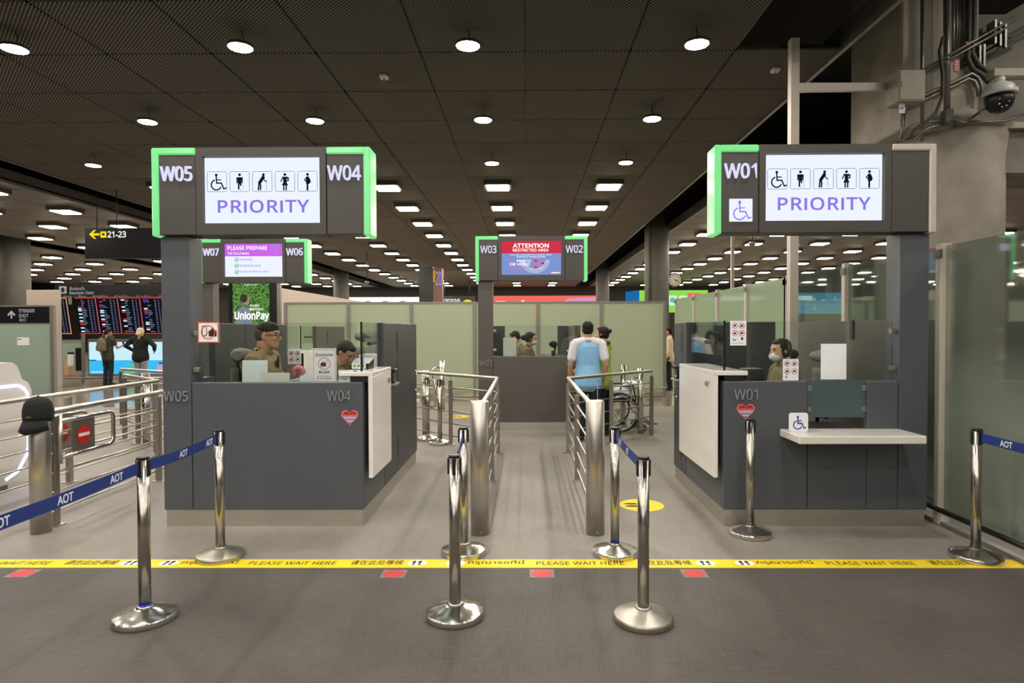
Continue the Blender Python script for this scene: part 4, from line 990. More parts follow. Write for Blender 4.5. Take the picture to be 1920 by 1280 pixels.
q = B().prism([(0, 0), (0.2, 0), (0.2, 0.09), (0.03, 0.05)], lambda a, b, d: (d, 5.38 + a, 1.262 + b), -1.52, -1.36); q.build('body', 'black_plastic', ps)
B().box(-1.5, 5.37, 1.268, -1.38, 5.374, 1.318).build('sticker', 'paper', ps)
for i, m in enumerate(('gold', 'green_print', 'red_print')): Flat('S', (-1.5, 5.37, 1.268), 0.002).disc(0.025 + i * 0.035, 0.026, 0.012).build('sticker_dot', m, ps)
tag(B().box(1.83, 5.2, 1.178, 1.98, 5.4, 1.27, 0.008).build('black_device', 'black_plastic'), 'low black box on the W01 counter behind the pane', 'device')
# inner desks
def desk(label, x0, x1, y0, y1, z):
    t = thing('inner_desk', label, 'desk', ((x0 + x1) / 2, (y0 + y1) / 2, 0.16))
    B().box(x0, y0, z - 0.03, x1, y1, z, 0.004).build('desk_top', 'black_plastic', t); B().box(x0 + 0.02, y0 + 0.02, 0.16, x0 + 0.05, y1 - 0.02, z - 0.03).build('desk_side', 'dark_panel', t)
    B().box(x1 - 0.05, y0 + 0.02, 0.16, x1 - 0.02, y1 - 0.02, z - 0.03).build('desk_side', 'dark_panel', t)
    return t
desk('black inner desk behind the W04 front pane', -2.26, -1.40, 5.22, 7.3, 1.13)
desk('black inner desk inside the W01 booth', 1.70, 2.1, 5.45, 6.6, 1.13)
desk('black inner desk inside the W03 booth', 0.25, 0.8, 10.0, 12.1, 1.13)
def monitor(x, y, z, rz, label):
    t = thing('monitor', label, 'monitor', (0, 0, 0)); q = B().box(-0.24, -0.015, 0.09, 0.24, 0.015, 0.36, 0.006); q.build('panel', 'black_plastic', t)
    B().box(-0.02, 0.0, 0.0, 0.02, 0.03, 0.12).build('neck', 'black_plastic', t); B().lathe([(0.1, 0), (0.1, 0.01)], (0, 0, 0), 20).build('foot', 'black_plastic', t)
    t.location = (x, y, z); t.rotation_euler = (0, 0, rz); return t
pil = thing('neck_pillow', 'pink horseshoe neck pillow on the desk before the officer with glasses', 'pillow', (-2.17, 5.95, 1.13))
B().tube([(-2.17 + 0.042 * math.cos(math.radians(a)), 5.95, 1.2 + 0.042 * math.sin(math.radians(a))) for a in range(-60, 241, 20)], [0.02 + 0.008 * math.sin(math.radians((i + 1) * 10)) for i in range(16)], 12).build('roll', 'pink', pil)
B().box(-2.185, 5.915, 1.185, -2.155, 5.925, 1.192).build('buckle', 'black_plastic', pil)
tag(B().box(-1.66, 6.2, 1.13, -1.44, 6.5, 1.36, 0.01).build('white_printer', 'white_paint'), 'white printer on the W04 inner desk behind the no photography sign', 'printer')
# office chairs
def office_chair(label, mat='chair_fabric', z=0.14, drop=0.0):
    t = thing('office_chair', label, 'chair', (0, 0, 0))
    for k in range(5):
        a = 2 * math.pi * k / 5; q = B().tube([(0, 0, 0.09 - z), (0.28 * math.cos(a), 0.28 * math.sin(a), 0.06 - z)], [0.025, 0.016], 8); l = q.build('foot', 'black_plastic', t)
        B().ball((0.28 * math.cos(a), 0.28 * math.sin(a), 0.03 - z), 0.03, 10, 6).build('caster', 'rubber', l)
    B().tube([(0, 0, 0.08 - z), (0, 0, 0.46)], 0.028, 10).build('stem', 'grey_metal', t)
    B().box(-0.24, -0.23, 0.46, 0.24, 0.25, 0.54, 0.025).build('seat', mat, t)
    q = B(); V = []; n = 9
    for i in range(n):
        for j in range(7):
            u, w = j / 6 - 0.5, i / (n - 1); zz = 0.56 + (0.56 - drop) * w; yy = -0.24 - 0.06 * w + 0.10 * u * u * 1.5 - 0.02 * math.sin(w * math.pi)
            wd = 0.44 * (1 - 0.25 * abs(w - 0.4)); V += [(u * wd, yy, zz), (u * wd, yy - 0.03, zz)]
    Fs = []
    for i in range(n - 1):
        for j in range(6):
            a, b, c, d = (i * 7 + j) * 2, (i * 7 + j + 1) * 2, ((i + 1) * 7 + j + 1) * 2, ((i + 1) * 7 + j) * 2
            Fs += [(a, d, c, b), (a + 1, b + 1, c + 1, d + 1)]
    for i in range(n - 1):
        for j in (0, 6):
            a, d = (i * 7 + j) * 2, ((i + 1) * 7 + j) * 2; Fs.append((a, a + 1, d + 1, d) if j == 0 else (a, d, d + 1, a + 1))
    for j in range(6):
        a, b = j * 2, (j + 1) * 2; Fs.append((a, b, b + 1, a + 1)); a, b = ((n - 1) * 7 + j) * 2, ((n - 1) * 7 + j + 1) * 2; Fs.append((a, a + 1, b + 1, b))
    q.add(V, Fs, True); q.build('backrest', mat, t)
    q = B(); q.tube([(x * 0.16, -0.30 + 0.05 * x * x, 1.235 - drop) for x in (-1, -0.6, -0.2, 0.2, 0.6, 1)], [0.04, 0.058, 0.066, 0.066, 0.058, 0.04], 12); q.build('headrest', mat, t)
    B().tube([(0, -0.29, 1.0 - drop), (0, -0.33, 1.2 - drop)], 0.02, 8).build('headrest_stem', 'black_plastic', t)
    for s in (-1, 1):
        B().tube([(s * 0.27, -0.1, 0.5), (s * 0.29, -0.1, 0.72), (s * 0.29, 0.1, 0.73)], 0.018, 8).build('armrest', 'black_plastic', t)
    return t
def put(t, x, y, z, rz): t.location = (x, y, z); t.rotation_euler = (0, 0, rz); return t
put(office_chair('grey mesh office chair with headrest behind the officer with glasses', drop=0.16), -2.33, 5.72, 0.30, -math.pi / 2)
put(office_chair('taupe office chair behind the masked W01 officer', z=0.04, drop=0.1), 2.56, 6.0, 0.20, math.pi / 2)
put(office_chair('grey office chair at the second desk behind the no photography sign'), -1.72, 7.05, 0.3, math.pi * 0.05)
# ================================================================ people
def loft(q, pts, rad, side=Vector((1, 0, 0)), n=14):
    """closed tapered limb; rad = (across, through) per point"""
    pts = [Vector(p) for p in pts]; R = [(r, r) if isinstance(r, (int, float)) else r for r in rad]; m = len(pts)
    t0 = (pts[1] - pts[0]).normalized(); t1 = (pts[-1] - pts[-2]).normalized()
    P = [pts[0] - t0 * min(R[0]) * 0.55] + pts + [pts[-1] + t1 * min(R[-1]) * 0.55]
    RR = [(R[0][0] * 0.6, R[0][1] * 0.6)] + R + [(R[-1][0] * 0.6, R[-1][1] * 0.6)]
    vs = []; M = len(P); rnd = all(abs(a - b) < 1e-6 for a, b in R); prev = None
    for i, p in enumerate(P):
        t = (P[min(i + 1, M - 1)] - P[max(i - 1, 0)]).normalized()
        if rnd:                                   # round limb: carry the frame along the bend
            u = (prev - t * prev.dot(t)).normalized() if prev else t.orthogonal().normalized(); prev = u
        else:
            u = side - t * side.dot(t)
            u = u.normalized() if u.length > 0.15 else (Vector((0, 1, 0)) - t * t.y).normalized()
        w = t.cross(u)
        vs += [p + u * RR[i][0] * math.cos(2 * math.pi * j / n) + w * RR[i][1] * math.sin(2 * math.pi * j / n) for j in range(n)]
    fs = [(i * n + j, i * n + (j + 1) % n, (i + 1) * n + (j + 1) % n, (i + 1) * n + j) for i in range(M - 1) for j in range(n)]
    fs += [tuple(reversed(range(n))), tuple((M - 1) * n + j for j in range(n))]
    q.add(vs, fs, True)
TMP = bpy.data.scenes.new('sculpt')                  # empty scratch scene: evaluates one mesh at a time
def vox(q, name, mat, parent, size=0.01, smooth=3, noise=0.0, nscale=30):
    me = q.mesh(name); o = bpy.data.objects.new(name, me); TMP.collection.objects.link(o)
    m = o.modifiers.new('r', 'REMESH'); m.mode = 'VOXEL'; m.voxel_size = size; m.use_smooth_shade = True
    s = o.modifiers.new('s', 'SMOOTH'); s.iterations = smooth; s.factor = 0.5
    if noise:
        tx = bpy.data.textures.new('folds', 'CLOUDS'); tx.noise_scale = 1.6 / nscale
        d = o.modifiers.new('d', 'DISPLACE'); d.texture = tx; d.strength = noise * 1.5; d.mid_level = 0.5; d.texture_coords = 'LOCAL'
    with bpy.context.temp_override(scene=TMP, view_layer=TMP.view_layers[0]): dg = bpy.context.evaluated_depsgraph_get()
    me2 = bpy.data.meshes.new_from_object(o.evaluated_get(dg)); bpy.data.objects.remove(o); bpy.data.meshes.remove(me)
    me2.name = name; me2.materials.clear(); me2.materials.append(MATS[mat])
    o2 = bpy.data.objects.new(name, me2); COL.objects.link(o2); o2.parent = parent; ORG[o2.name] = Vector((0, 0, 0)); return o2
HEAD = [(-0.112, 0.062, 0.026, 0.026), (-0.098, 0.05, 0.046, 0.042), (-0.075, 0.034, 0.066, 0.056), (-0.04, 0.014, 0.086, 0.066), (0.0, 0.002, 0.097, 0.072),
        (0.04, -0.004, 0.101, 0.077), (0.075, -0.008, 0.094, 0.073), (0.10, -0.012, 0.072, 0.058), (0.117, -0.013, 0.035, 0.03)]
def person(name, label, H=1.72, sit=False, lean=0.0, turn=0.0, nod=0.0, tilt=0.0, arms=None, legs=None, skin='skin', shirt='khaki', sleeve=0.55, trousers='navy', shoes='black_plastic',
           hair='short', collar=True, extra=None, female=False, vs=0.01, bulk=1.0, sleeves_mat=None, pelvis=None, group=None):
    """local frame: faces +Y, feet at z = 0 (or seat height when seated); arms/legs: {'L': (elbow, wrist)} in the same frame"""
    k = H / 1.74; t = thing(name, label, 'person', (0, 0, 0), group); sh = 0.165 if female else 0.19; wd = (0.88 if female else 1.0) * bulk
    pz = pelvis if pelvis is not None else (0.56 if sit else 0.93 * k)
    RL = Matrix.Rotation(-lean, 3, 'X'); PV = Vector((0, 0, pz))
    up = lambda x, y, z: PV + RL @ Vector((x * k, y * k, z * k))          # offsets above the pelvis
    waist, chest, nb = up(0, 0.005, 0.16), up(0, 0.012, 0.36), up(0, -0.012, 0.53)
    hc = up(0, 0.02, 0.668)
    RH = Matrix.Rotation(tilt, 3, 'Y') @ Matrix.Rotation(turn, 3, 'Z') @ Matrix.Rotation(-nod, 3, 'X') @ Matrix.Rotation(-lean * 0.5, 3, 'X')
    hd = lambda x, y, z: hc + RH @ Vector((x, y, z)) * k
    S = {'L': -1, 'R': 1}
    shd = {s: up(e * sh, -0.012, 0.475) for s, e in S.items()}
    A = {}
    for s, e in S.items():
        d = (Vector((e * 0.25, -0.03, 0.93 + 0.16)) * k, Vector((e * 0.26, 0.05, 0.93 - 0.09)) * k) if not sit else (up(e * 0.25, 0.02, 0.2), up(e * 0.16, 0.25, 0.17))
        if arms and s in arms: d = tuple(Vector(p) for p in arms[s])
        A[s] = d
    G = {}
    for s, e in S.items():
        d = (Vector((e * 0.1, 0.02, 0.50)) * k, Vector((e * 0.1, -0.02, 0.09)) * k) if not sit else (Vector((e * 0.12, 0.44, pz - 0.02)), Vector((e * 0.12, 0.42, pz - 0.46)))
        if legs and s in legs: d = tuple(Vector(p) for p in legs[s])
        G[s] = d
    # ---- body: one continuous skin
    q = B()
    hv = []
    n = 20
    for z, yc, ry, rx in HEAD:
        for j in range(n):
            a = 2 * math.pi * j / n; hv.append(hd(rx * math.cos(a) * (1 if math.sin(a) < 0.3 else 0.97), yc + ry * math.sin(a), z))
    q.add(hv, [(i * n + j, i * n + (j + 1) % n, (i + 1) * n + (j + 1) % n, (i + 1) * n + j) for i in range(len(HEAD) - 1) for j in range(n)] + [tuple(reversed(range(n))), tuple((len(HEAD) - 1) * n + j for j in range(n))], True)
    loft(q, [hd(0, 0.092, 0.022), hd(0, 0.104, 0.0), hd(0, 0.116, -0.026), hd(0, 0.108, -0.034)], [0.009 * k, 0.011 * k, (0.016 * k, 0.013 * k), (0.014 * k, 0.01 * k)], n=8)
    for e in (-1, 1):
        q.ball(hd(e * 0.074, -0.008, -0.004), (0.012 * k, 0.02 * k, 0.032 * k), 10, 8, RH)
        q.ball(hd(e * 0.036, 0.075, -0.022), (0.022 * k, 0.02 * k, 0.02 * k), 8, 6, RH)
    q.ball(hd(0, 0.088, 0.036), (0.05 * k, 0.012 * k, 0.012 * k), 10, 6, RH)
    q.ball(hd(0, 0.091, -0.06), (0.024 * k, 0.012 * k, 0.011 * k), 8, 6, RH); q.ball(hd(0, 0.083, -0.095), (0.02 * k, 0.014 * k, 0.014 * k), 8, 6, RH)
    nr = 0.05 if female else 0.06; nbk = min(bulk, 1.1)
    loft(q, [hd(0, -0.022, -0.05), (hd(0, -0.02, -0.09) + nb) / 2, nb, up(0, -0.005, 0.46)], [nr * k * nbk, nr * k * nbk, nr * 1.08 * k * nbk, nr * 1.3 * k * nbk])
    loft(q, [up(0, 0, -0.04), up(0, 0, 0.06), waist, up(0, 0.01, 0.27), chest, up(0, 0, 0.45), up(0, -0.008, 0.5)],
         [(0.135 * wd * k, 0.095 * k), (0.135 * wd * k, 0.095 * k), (0.12 * wd * k, 0.088 * k), (0.13 * wd * k, 0.096 * k), (0.142 * wd * k, 0.10 * k), (0.13 * wd * k, 0.08 * k), (0.07 * wd * k, 0.05 * k)])
    for s, e in S.items():
        el, wr = A[s]; sp = shd[s]; dv = (wr - el).normalized()
        loft(q, [sp - Vector((e * 0.06, 0, -0.005)) * k, sp - Vector((e * 0.01, 0, 0.01)) * k, sp * 0.5 + el * 0.5, el, el * 0.6 + wr * 0.4, wr], [0.036 * k, 0.042 * k * min(wd, 1.1), 0.042 * k * min(wd, 1.1), 0.036 * k, 0.037 * k * min(wd, 1.1), 0.026 * k], n=12)
        # hand: palm, four fingers of different length, thumb from the side of the palm
        fwd = dv; out = Vector((e, 0, 0)); out = (out - fwd * out.dot(fwd)).normalized() if abs(fwd.x) < 0.95 else Vector((0, 0, 1)); thk = fwd.cross(out)
        if thk.y * 1 < 0: thk = -thk
        ac = thk                                   # knuckles run front to back, palm faces the body
        if (arms or {}).get('palm') == 'down' or sit: ac = (Vector((e, 0, 0)) - fwd * fwd.x * e).normalized() if abs(fwd.x) < 0.95 else out
        nrm = fwd.cross(ac)
        loft(q, [wr, wr + fwd * 0.045 * k, wr + fwd * 0.088 * k], [(0.024 * k, 0.017 * k), (0.036 * k, 0.015 * k), (0.038 * k, 0.013 * k)], ac, 12)
        cu = nrm if nrm.dot(Vector((-e, 0, 0))) > 0 or sit else -nrm
        if sit: cu = Vector((0, 0, -1))
        for fi, (off, ln) in enumerate(((-0.028, 0.062), (-0.009, 0.074), (0.011, 0.07), (0.029, 0.054))):
            b0 = wr + (fwd * 0.085 + ac * off) * k
            q.tube([b0, b0 + (fwd * ln * 0.45 + cu * 0.006) * k, b0 + (fwd * ln * 0.8 + cu * 0.022) * k, b0 + (fwd * ln * 0.92 + cu * 0.04) * k], [0.0095 * k, 0.009 * k, 0.008 * k, 0.007 * k], 8)
        tb0 = wr + (fwd * 0.03 + ac * 0.03) * k
        q.tube([wr + fwd * 0.02 * k, tb0, tb0 + (fwd * 0.035 + ac * 0.022 + cu * 0.008) * k, tb0 + (fwd * 0.062 + ac * 0.024 + cu * 0.02) * k], [0.012 * k, 0.013 * k, 0.0105 * k, 0.009 * k], 8)
    for s, e in S.items():
        kn, an = G[s]; hp = PV + Vector((e * 0.085 * k, 0, -0.02 * k))
        loft(q, [hp, hp * 0.5 + kn * 0.5, kn, kn * 0.65 + an * 0.35 + Vector((0, -0.01, 0)), an], [0.085 * k * wd, 0.07 * k * wd, 0.052 * k, 0.05 * k, 0.035 * k], n=12)
        loft(q, [an + Vector((0, -0.02, -0.03)), an + Vector((0, 0.05, -0.05)), an + Vector((0, 0.14, -0.06))], [(0.032, 0.035), (0.036, 0.028), (0.034, 0.02)], n=10)
    body = vox(q, 'body', skin, t, vs, 2)
    # ---- eyes and brows
    E1, E2 = B(), B()
    for e in (-1, 1):
        E1.ball(hd(e * 0.031, 0.0875, 0.012), (0.013 * k, 0.007 * k, 0.007 * k), 10, 6, RH)
        loft(E2, [hd(e * 0.015, 0.096, 0.03), hd(e * 0.032, 0.094, 0.036), hd(e * 0.05, 0.082, 0.03)], [0.003, 0.004, 0.003], n=6)
    hm = hair if isinstance(hair, str) else 'short'
    for nm, qq, mm in (('eyes', E1, 'black_plastic'), ('eyebrows', E2, 'hair')):
        me = qq.mesh(nm); me.materials.append(MATS[mm]); o = link(nm, me, t, Vector((0, 0, 0)))
    # ---- hair
    if hm != 'none':
        q = B()
        if hm == 'crop':
            q.ball(hd(0, -0.006, 0.058), (0.079 * k, 0.100 * k, 0.074 * k), 20, 12, RH); q.ball(hd(0, 0.045, 0.088), (0.058 * k, 0.045 * k, 0.036 * k), 14, 8, RH)
            fq = B(); fq.ball(hd(0, -0.030, 0.02), (0.0805 * k, 0.085 * k, 0.092 * k), 20, 12, RH); vox(fq, 'shaved_sides', 'fade_hair', t, vs, 2)
        else:
            q.ball(hd(0, -0.020, 0.042), (0.084 * k, 0.099 * k, 0.088 * k), 20, 12, RH)
            q.ball(hd(0, -0.042, -0.005), (0.08 * k, 0.073 * k, 0.075 * k), 16, 10, RH)
            q.ball(hd(0, 0.04, 0.082), (0.06 * k, 0.045 * k, 0.035 * k), 14, 8, RH)
        if hm in ('bun', 'bun_low', 'bun_high'):
            for e in (-1, 1): q.ball(hd(e * 0.058, -0.01, 0.0), (0.026 * k, 0.045 * k, 0.07 * k), 12, 8, RH)
            b = {'bun': (0, -0.135, 0.0), 'bun_low': (0, -0.14, -0.045), 'bun_high': (0, -0.125, 0.05)}[hm]
            q.ball(hd(*b), (0.055 * k, 0.05 * k, 0.05 * k) if hm != 'bun_high' else (0.042 * k, 0.036 * k, 0.036 * k), 14, 8, RH)
        if hm == 'ponytail':
            loft(q, [hd(0, -0.10, 0.0), hd(0, -0.15, -0.03), hd(0, -0.15, -0.10), hd(0, -0.13, -0.17)], [0.045, 0.05, 0.045, 0.02])
        vox(q, 'hair', 'hair', t, vs * 0.8, 3, 0.004, 90)
    # ---- clothes
    q = B(); c = 0.016
    loft(q, [up(0, 0, -0.13 if not sit else -0.03), up(0, 0, 0.0), waist, up(0, 0.01, 0.27), chest, up(0, 0, 0.44), up(0, -0.008, 0.495)],
         [(0.178 * wd * k + c, 0.145 * k * max(1, wd)), (0.17 * wd * k + c, 0.14 * k * max(1, wd)), (0.15 * wd * k + c, 0.115 * k), (0.158 * wd * k + c, 0.122 * k), (0.168 * wd * k + c, 0.126 * k), (0.175 * wd * k, 0.108 * k), (0.10 * wd * k, 0.078 * k)], n=20)
    sl = B() if sleeves_mat else q
    for s, e in S.items():
        el, wr = A[s]; sp = shd[s]
        loft(sl, [up(e * 0.03, -0.012, 0.515), sp + Vector((0, 0, -0.004))], [0.062 * k, 0.066 * k * min(wd, 1.15)], n=12)
        if sleeve <= 1: en = sp * (1 - sleeve) + el * sleeve; P = [sp + Vector((-e * 0.03, 0, 0.012)) * k, sp + Vector((e * 0.004, 0, -0.01)) * k, sp * 0.5 + en * 0.5, en]; R_ = [0.058 * k, 0.068 * k * wd, 0.066 * k * wd, 0.064 * k * wd]
        else:
            f = sleeve - 1; en = el * (1 - f) + wr * f; P = [sp + Vector((-e * 0.03, 0, 0.012)) * k, sp + Vector((e * 0.004, 0, -0.01)) * k, sp * 0.5 + el * 0.5, el, en]; R_ = [0.058 * k, 0.07 * k * wd, 0.062 * k * wd, 0.055 * k * wd, 0.045 * k]
        loft(sl, P, R_, n=14)
        if sleeves_mat: vox(sl, 'sleeve', sleeves_mat, t, vs, 3); sl = B()
    vox(q, 'shirt', shirt, t, vs, 3, 0.004, 14)
    if collar:
        q = B(); V = []
        ax = (hc - nb).normalized()
        for i in range(25):
            a = 2 * math.pi * i / 24; gap = 0.012 if math.sin(a) > 0.8 else 0
            for r, z in ((0.078, -0.022), (0.069, 0.03 - gap), (0.062, 0.028 - gap), (0.068, -0.022)):
                V.append(nb + Vector((r * bulk * math.cos(a), 0.95 * r * bulk * math.sin(a) + 0.004, z)) * k)
        q.add(V, [(4 * i + j, 4 * i + 4 + j, 4 * i + 4 + (j + 1) % 4, 4 * i + (j + 1) % 4) for i in range(24) for j in range(4)], True)
        me = q.mesh('collar'); me.materials.append(MATS[sleeves_mat or shirt]); link('collar', me, t, Vector((0, 0, 0)))
    q = B()
    loft(q, [PV + Vector((0, 0, 0.06 * k)), PV, PV - Vector((0, 0, 0.07 * k))], [(0.14 * wd * k, 0.105 * k), (0.155 * wd * k, 0.115 * k), (0.155 * wd * k, 0.115 * k)], n=18)
    for s, e in S.items():
        kn, an = G[s]; hp = PV + Vector((e * 0.085 * k, 0, -0.02 * k))
        loft(q, [hp, hp * 0.5 + kn * 0.5, kn, kn * 0.5 + an * 0.5, an], [0.102 * k * wd, 0.086 * k * wd, 0.07 * k, 0.064 * k, 0.06 * k], n=14)
    vox(q, 'trousers', trousers, t, vs, 3, 0.003, 12)
    for s, e in S.items():
        an = G[s][1]; q = B(); loft(q, [an + Vector((0, -0.045, -0.045)), an + Vector((0, 0.03, -0.042)), an + Vector((0, 0.10, -0.055)), an + Vector((0, 0.165, -0.066))], [(0.04, 0.045), (0.044, 0.045), (0.047, 0.033), (0.036, 0.022)], n=12)
        me = q.mesh('shoe'); me.materials.append(MATS[shoes]); link('shoe', me, t, Vector((0, 0, 0)))
    if extra: extra(t, hd, up, k, RH, shd)
    return t
def obj_part(q, name, mat, t):
    me = q.mesh(name); me.materials.append(MATS[mat]); return link(name, me, t, Vector((0, 0, 0)))
def epaulettes(t, up, k, wd=1.0):
    for e in (-1, 1):
        q = B(); q.box(-0.055, -0.024, 0, 0.055, 0.024, 0.008, 0.003); m = Matrix.Rotation(e * 0.38, 3, 'Y'); c = up(e * 0.155 * wd, -0.012, 0.548)
        for i, v in enumerate(q.v): q.v[i] = c + m @ v
        b = obj_part(q, 'shoulder_board', 'black_cloth', t)
        q = B(); q.box(-0.03, -0.022, 0.008, -0.02, 0.022, 0.011); q.box(-0.012, -0.022, 0.008, -0.002, 0.022, 0.011); q.ball((0.022, 0, 0.012), 0.012, 8, 6)
        for i, v in enumerate(q.v): q.v[i] = c + m @ v
        o = obj_part(q, 'rank_mark', 'gold', t); o.parent = b
def face_mask(t, hd, RH, k):
    q = B(); q.ball(hd(0, 0.062, -0.052), (0.060 * k, 0.068 * k, 0.052 * k), 18, 12, RH); vox(q, 'face_mask', 'mask', t, 0.007, 2)
    for e in (-1, 1): obj_part(B().tube([hd(e * 0.052, 0.06, -0.03), hd(e * 0.074, 0.01, -0.005)], 0.002, 5), 'mask_loop', 'mask', t)
def ex_glasses(t, hd, up, k, RH, shd):
    q = B()
    for e in (-1, 1):
        q.tube([hd(e * 0.034 + 0.025 * math.cos(a), 0.112 - 0.006 * abs(math.cos(a)), 0.008 + 0.019 * math.sin(a)) for a in [2 * math.pi * i / 16 for i in range(16)]], 0.0026, 6, closed=True)
        q.tube([hd(e * 0.06, 0.105, 0.014), hd(e * 0.078, 0.05, 0.014), hd(e * 0.078, -0.005, 0.012)], 0.0026, 6)
    q.tube([hd(-0.009, 0.113, 0.01), hd(0.009, 0.113, 0.01)], 0.0026, 6); obj_part(q, 'eyeglasses', 'black_plastic', t)
    epaulettes(t, up, k)
    q = B(); q.add([up(0.012, 0.125, 0.50), up(0.05, 0.12, 0.44), up(0.03, 0.15, 0.05), up(-0.03, 0.15, 0.05), up(-0.03, 0.12, 0.44), up(-0.012, 0.125, 0.50)], [(0, 1, 2, 3, 4, 5)]); obj_part(q, 'necktie', 'black_cloth', t)
    for e, m in ((0.09, 'gold'), (-0.09, 'gold')): obj_part(B().ball(up(e, 0.135, 0.34), (0.022, 0.008, 0.018), 8, 6), 'badge', m, t)
# officer with glasses, seated, facing the W04 window (+X)
o = person('person', 'seated officer with glasses and cropped hair in khaki uniform, W04 booth', 1.80, True, lean=0.06, hair='crop', shirt='khaki', trousers='khaki', bulk=1.12, vs=0.008, extra=ex_glasses, skin='skin', nod=0.0)
put(o, -2.43, 5.72, 0.30, -math.pi / 2)
def ex_officer(t, hd, up, k, RH, shd): epaulettes(t, up, k, 0.95)
def ex_masked(t, hd, up, k, RH, shd): epaulettes(t, up, k, 0.85); face_mask(t, hd, RH, k)
o = person('person', 'officer with black hair bent over the desk behind the no photography sign', 1.70, True, lean=0.35, nod=0.5, hair='short', shirt='khaki', trousers='khaki', extra=ex_officer)
put(o, -2.12, 6.62, 0.20, math.radians(70) - math.pi)
o = person('person', 'masked woman officer with dark low bun facing the lane, W01 booth', 1.60, True, lean=0.05, nod=0.05, hair='bun_low', shirt='khaki', trousers='khaki', female=True, extra=ex_masked, skin='skin_light', vs=0.008)
put(o, 2.46, 5.95, 0.22, math.pi / 2 + 0.15)
o = person('person', 'masked woman officer with dark bun facing right, W03 booth', 1.58, True, lean=0.08, nod=0.12, hair='bun', shirt='khaki', trousers='khaki', female=True, extra=ex_masked, skin='skin_light')
put(o, 0.01, 10.55, 0.28, -math.pi / 2)
o = person('person', 'dark haired officer half hidden behind the W03 woman officer', 1.66, True, lean=0.2, nod=0.35, hair='short', shirt='khaki', trousers='khaki', extra=ex_officer)
put(o, -0.06, 11.7, 0.27, math.pi / 2 - 0.2)
# man in the blue and white polo shirt, back to us
def ex_polo(t, hd, up, k, RH, shd):
    obj_part(B().tube([(0.12, -0.135, 0.84), (0.12, -0.14, 0.5)], 0.006, 6), 'lanyard', 'shirt_blue', t)
o = person('person', 'standing man in blue and white polo shirt, back turned, at W02', 1.735, hair='short', shirt='shirt_blue', sleeves_mat='shirt_white', sleeve=0.72, trousers='navy', turn=-0.1, skin='skin', bulk=1.06, vs=0.008, extra=ex_polo,
           arms={'L': ((-0.255, -0.03, 1.09), (-0.25, 0.10, 0.87)), 'R': ((0.255, -0.05, 1.09), (0.225, 0.06, 0.86))})
put(o, 0.89, 8.98, 0, 0.0)
def ex_scarf(t, hd, up, k, RH, shd):
    q = B(); q.tube([up(0.085 * math.cos(a), 0.08 * math.sin(a) - 0.005, 0.535) for a in [2 * math.pi * i / 14 for i in range(14)]], 0.03, 8, closed=True); obj_part(q, 'neck_scarf', 'khaki_dark', t)
o = person('person', 'woman in lime green top with hair bun standing beside the polo man', 1.66, hair='bun_high', shirt='green_fabric', sleeve=1.7, trousers='black_cloth', female=True, skin='skin_light', collar=False, extra=ex_scarf, vs=0.009, bulk=1.1,
           arms={'L': ((-0.22, 0.1, 1.02), (-0.16, 0.32, 0.98)), 'R': ((0.22, 0.1, 1.02), (0.16, 0.32, 0.98))})
put(o, 1.17, 9.45, 0, math.radians(62))
# wheelchair and its user
wch = thing('wheelchair', 'folding wheelchair with chrome wheels behind the angled railing', 'wheelchair', (0, 0, 0))
for s in (-1, 1):
    w = B().tube([(s * 0.27, -0.05 + 0.3 * math.cos(a), 0.31 + 0.3 * math.sin(a)) for a in [2 * math.pi * i / 32 for i in range(32)]], 0.014, 8, closed=True).build('wheel', 'rubber', wch)
    B().tube([(s * 0.31, -0.05 + 0.255 * math.cos(a), 0.31 + 0.255 * math.sin(a)) for a in [2 * math.pi * i / 28 for i in range(28)]], 0.008, 6, closed=True).build('push_rim', 'chrome', w)
    q = B()
    for i in range(12): a = 2 * math.pi * i / 12; q.tube([(s * 0.27, -0.05, 0.31), (s * 0.27, -0.05 + 0.29 * math.cos(a), 0.31 + 0.29 * math.sin(a))], 0.0035, 5)
    q.tube([(s * 0.24, -0.05, 0.31), (s * 0.30, -0.05, 0.31)], 0.025, 10); q.build('spokes', 'chrome', w)
    B().tube([(s * 0.23, -0.38, 0.90), (s * 0.23, -0.24, 0.90), (s * 0.23, -0.22, 0.5), (s * 0.23, 0.22, 0.5), (s * 0.23, 0.28, 0.3), (s * 0.2, 0.46, 0.13)], 0.013, 8).build('side_frame', 'chrome', wch)
    B().tube([(s * 0.23, -0.22, 0.72), (s * 0.24, 0.18, 0.72), (s * 0.24, 0.22, 0.5)], 0.014, 8).build('armrest', 'black_plastic', wch)
    B().tube([(s * 0.23 - 0.015, 0.33, 0.065), (s * 0.23 + 0.015, 0.33, 0.065)], 0.065, 16).build('caster', 'grey_metal', wch)
    B().box(s * 0.13 - 0.07, 0.42, 0.11, s * 0.13 + 0.07, 0.58, 0.125, 0.003).build('footrest', 'black_plastic', wch)
B().box(-0.22, -0.22, 0.47, 0.22, 0.22, 0.50, 0.008).build('seat', 'navy', wch); B().box(-0.22, -0.25, 0.5, 0.22, -0.22, 0.86, 0.008).build('backrest', 'navy', wch)
put(wch, 1.46, 9.92, 0, math.radians(-84))
bag = thing('white_bag', 'rounded white cloth bag lying on the wheelchair seat', 'bag', (1.56, 9.9, 0.5)); q = B(); q.ball((1.55, 9.9, 0.60), (0.2, 0.17, 0.10), 18, 12); q.ball((1.66, 9.88, 0.72), (0.15, 0.14, 0.075), 18, 12); q.build('cloth', 'shirt_white', bag)
B().tube([(1.47, 9.74, 0.66), (1.49, 9.72, 0.76), (1.57, 9.72, 0.78), (1.63, 9.74, 0.72)], 0.012, 6).build('strap', 'grey_cloth', bag)
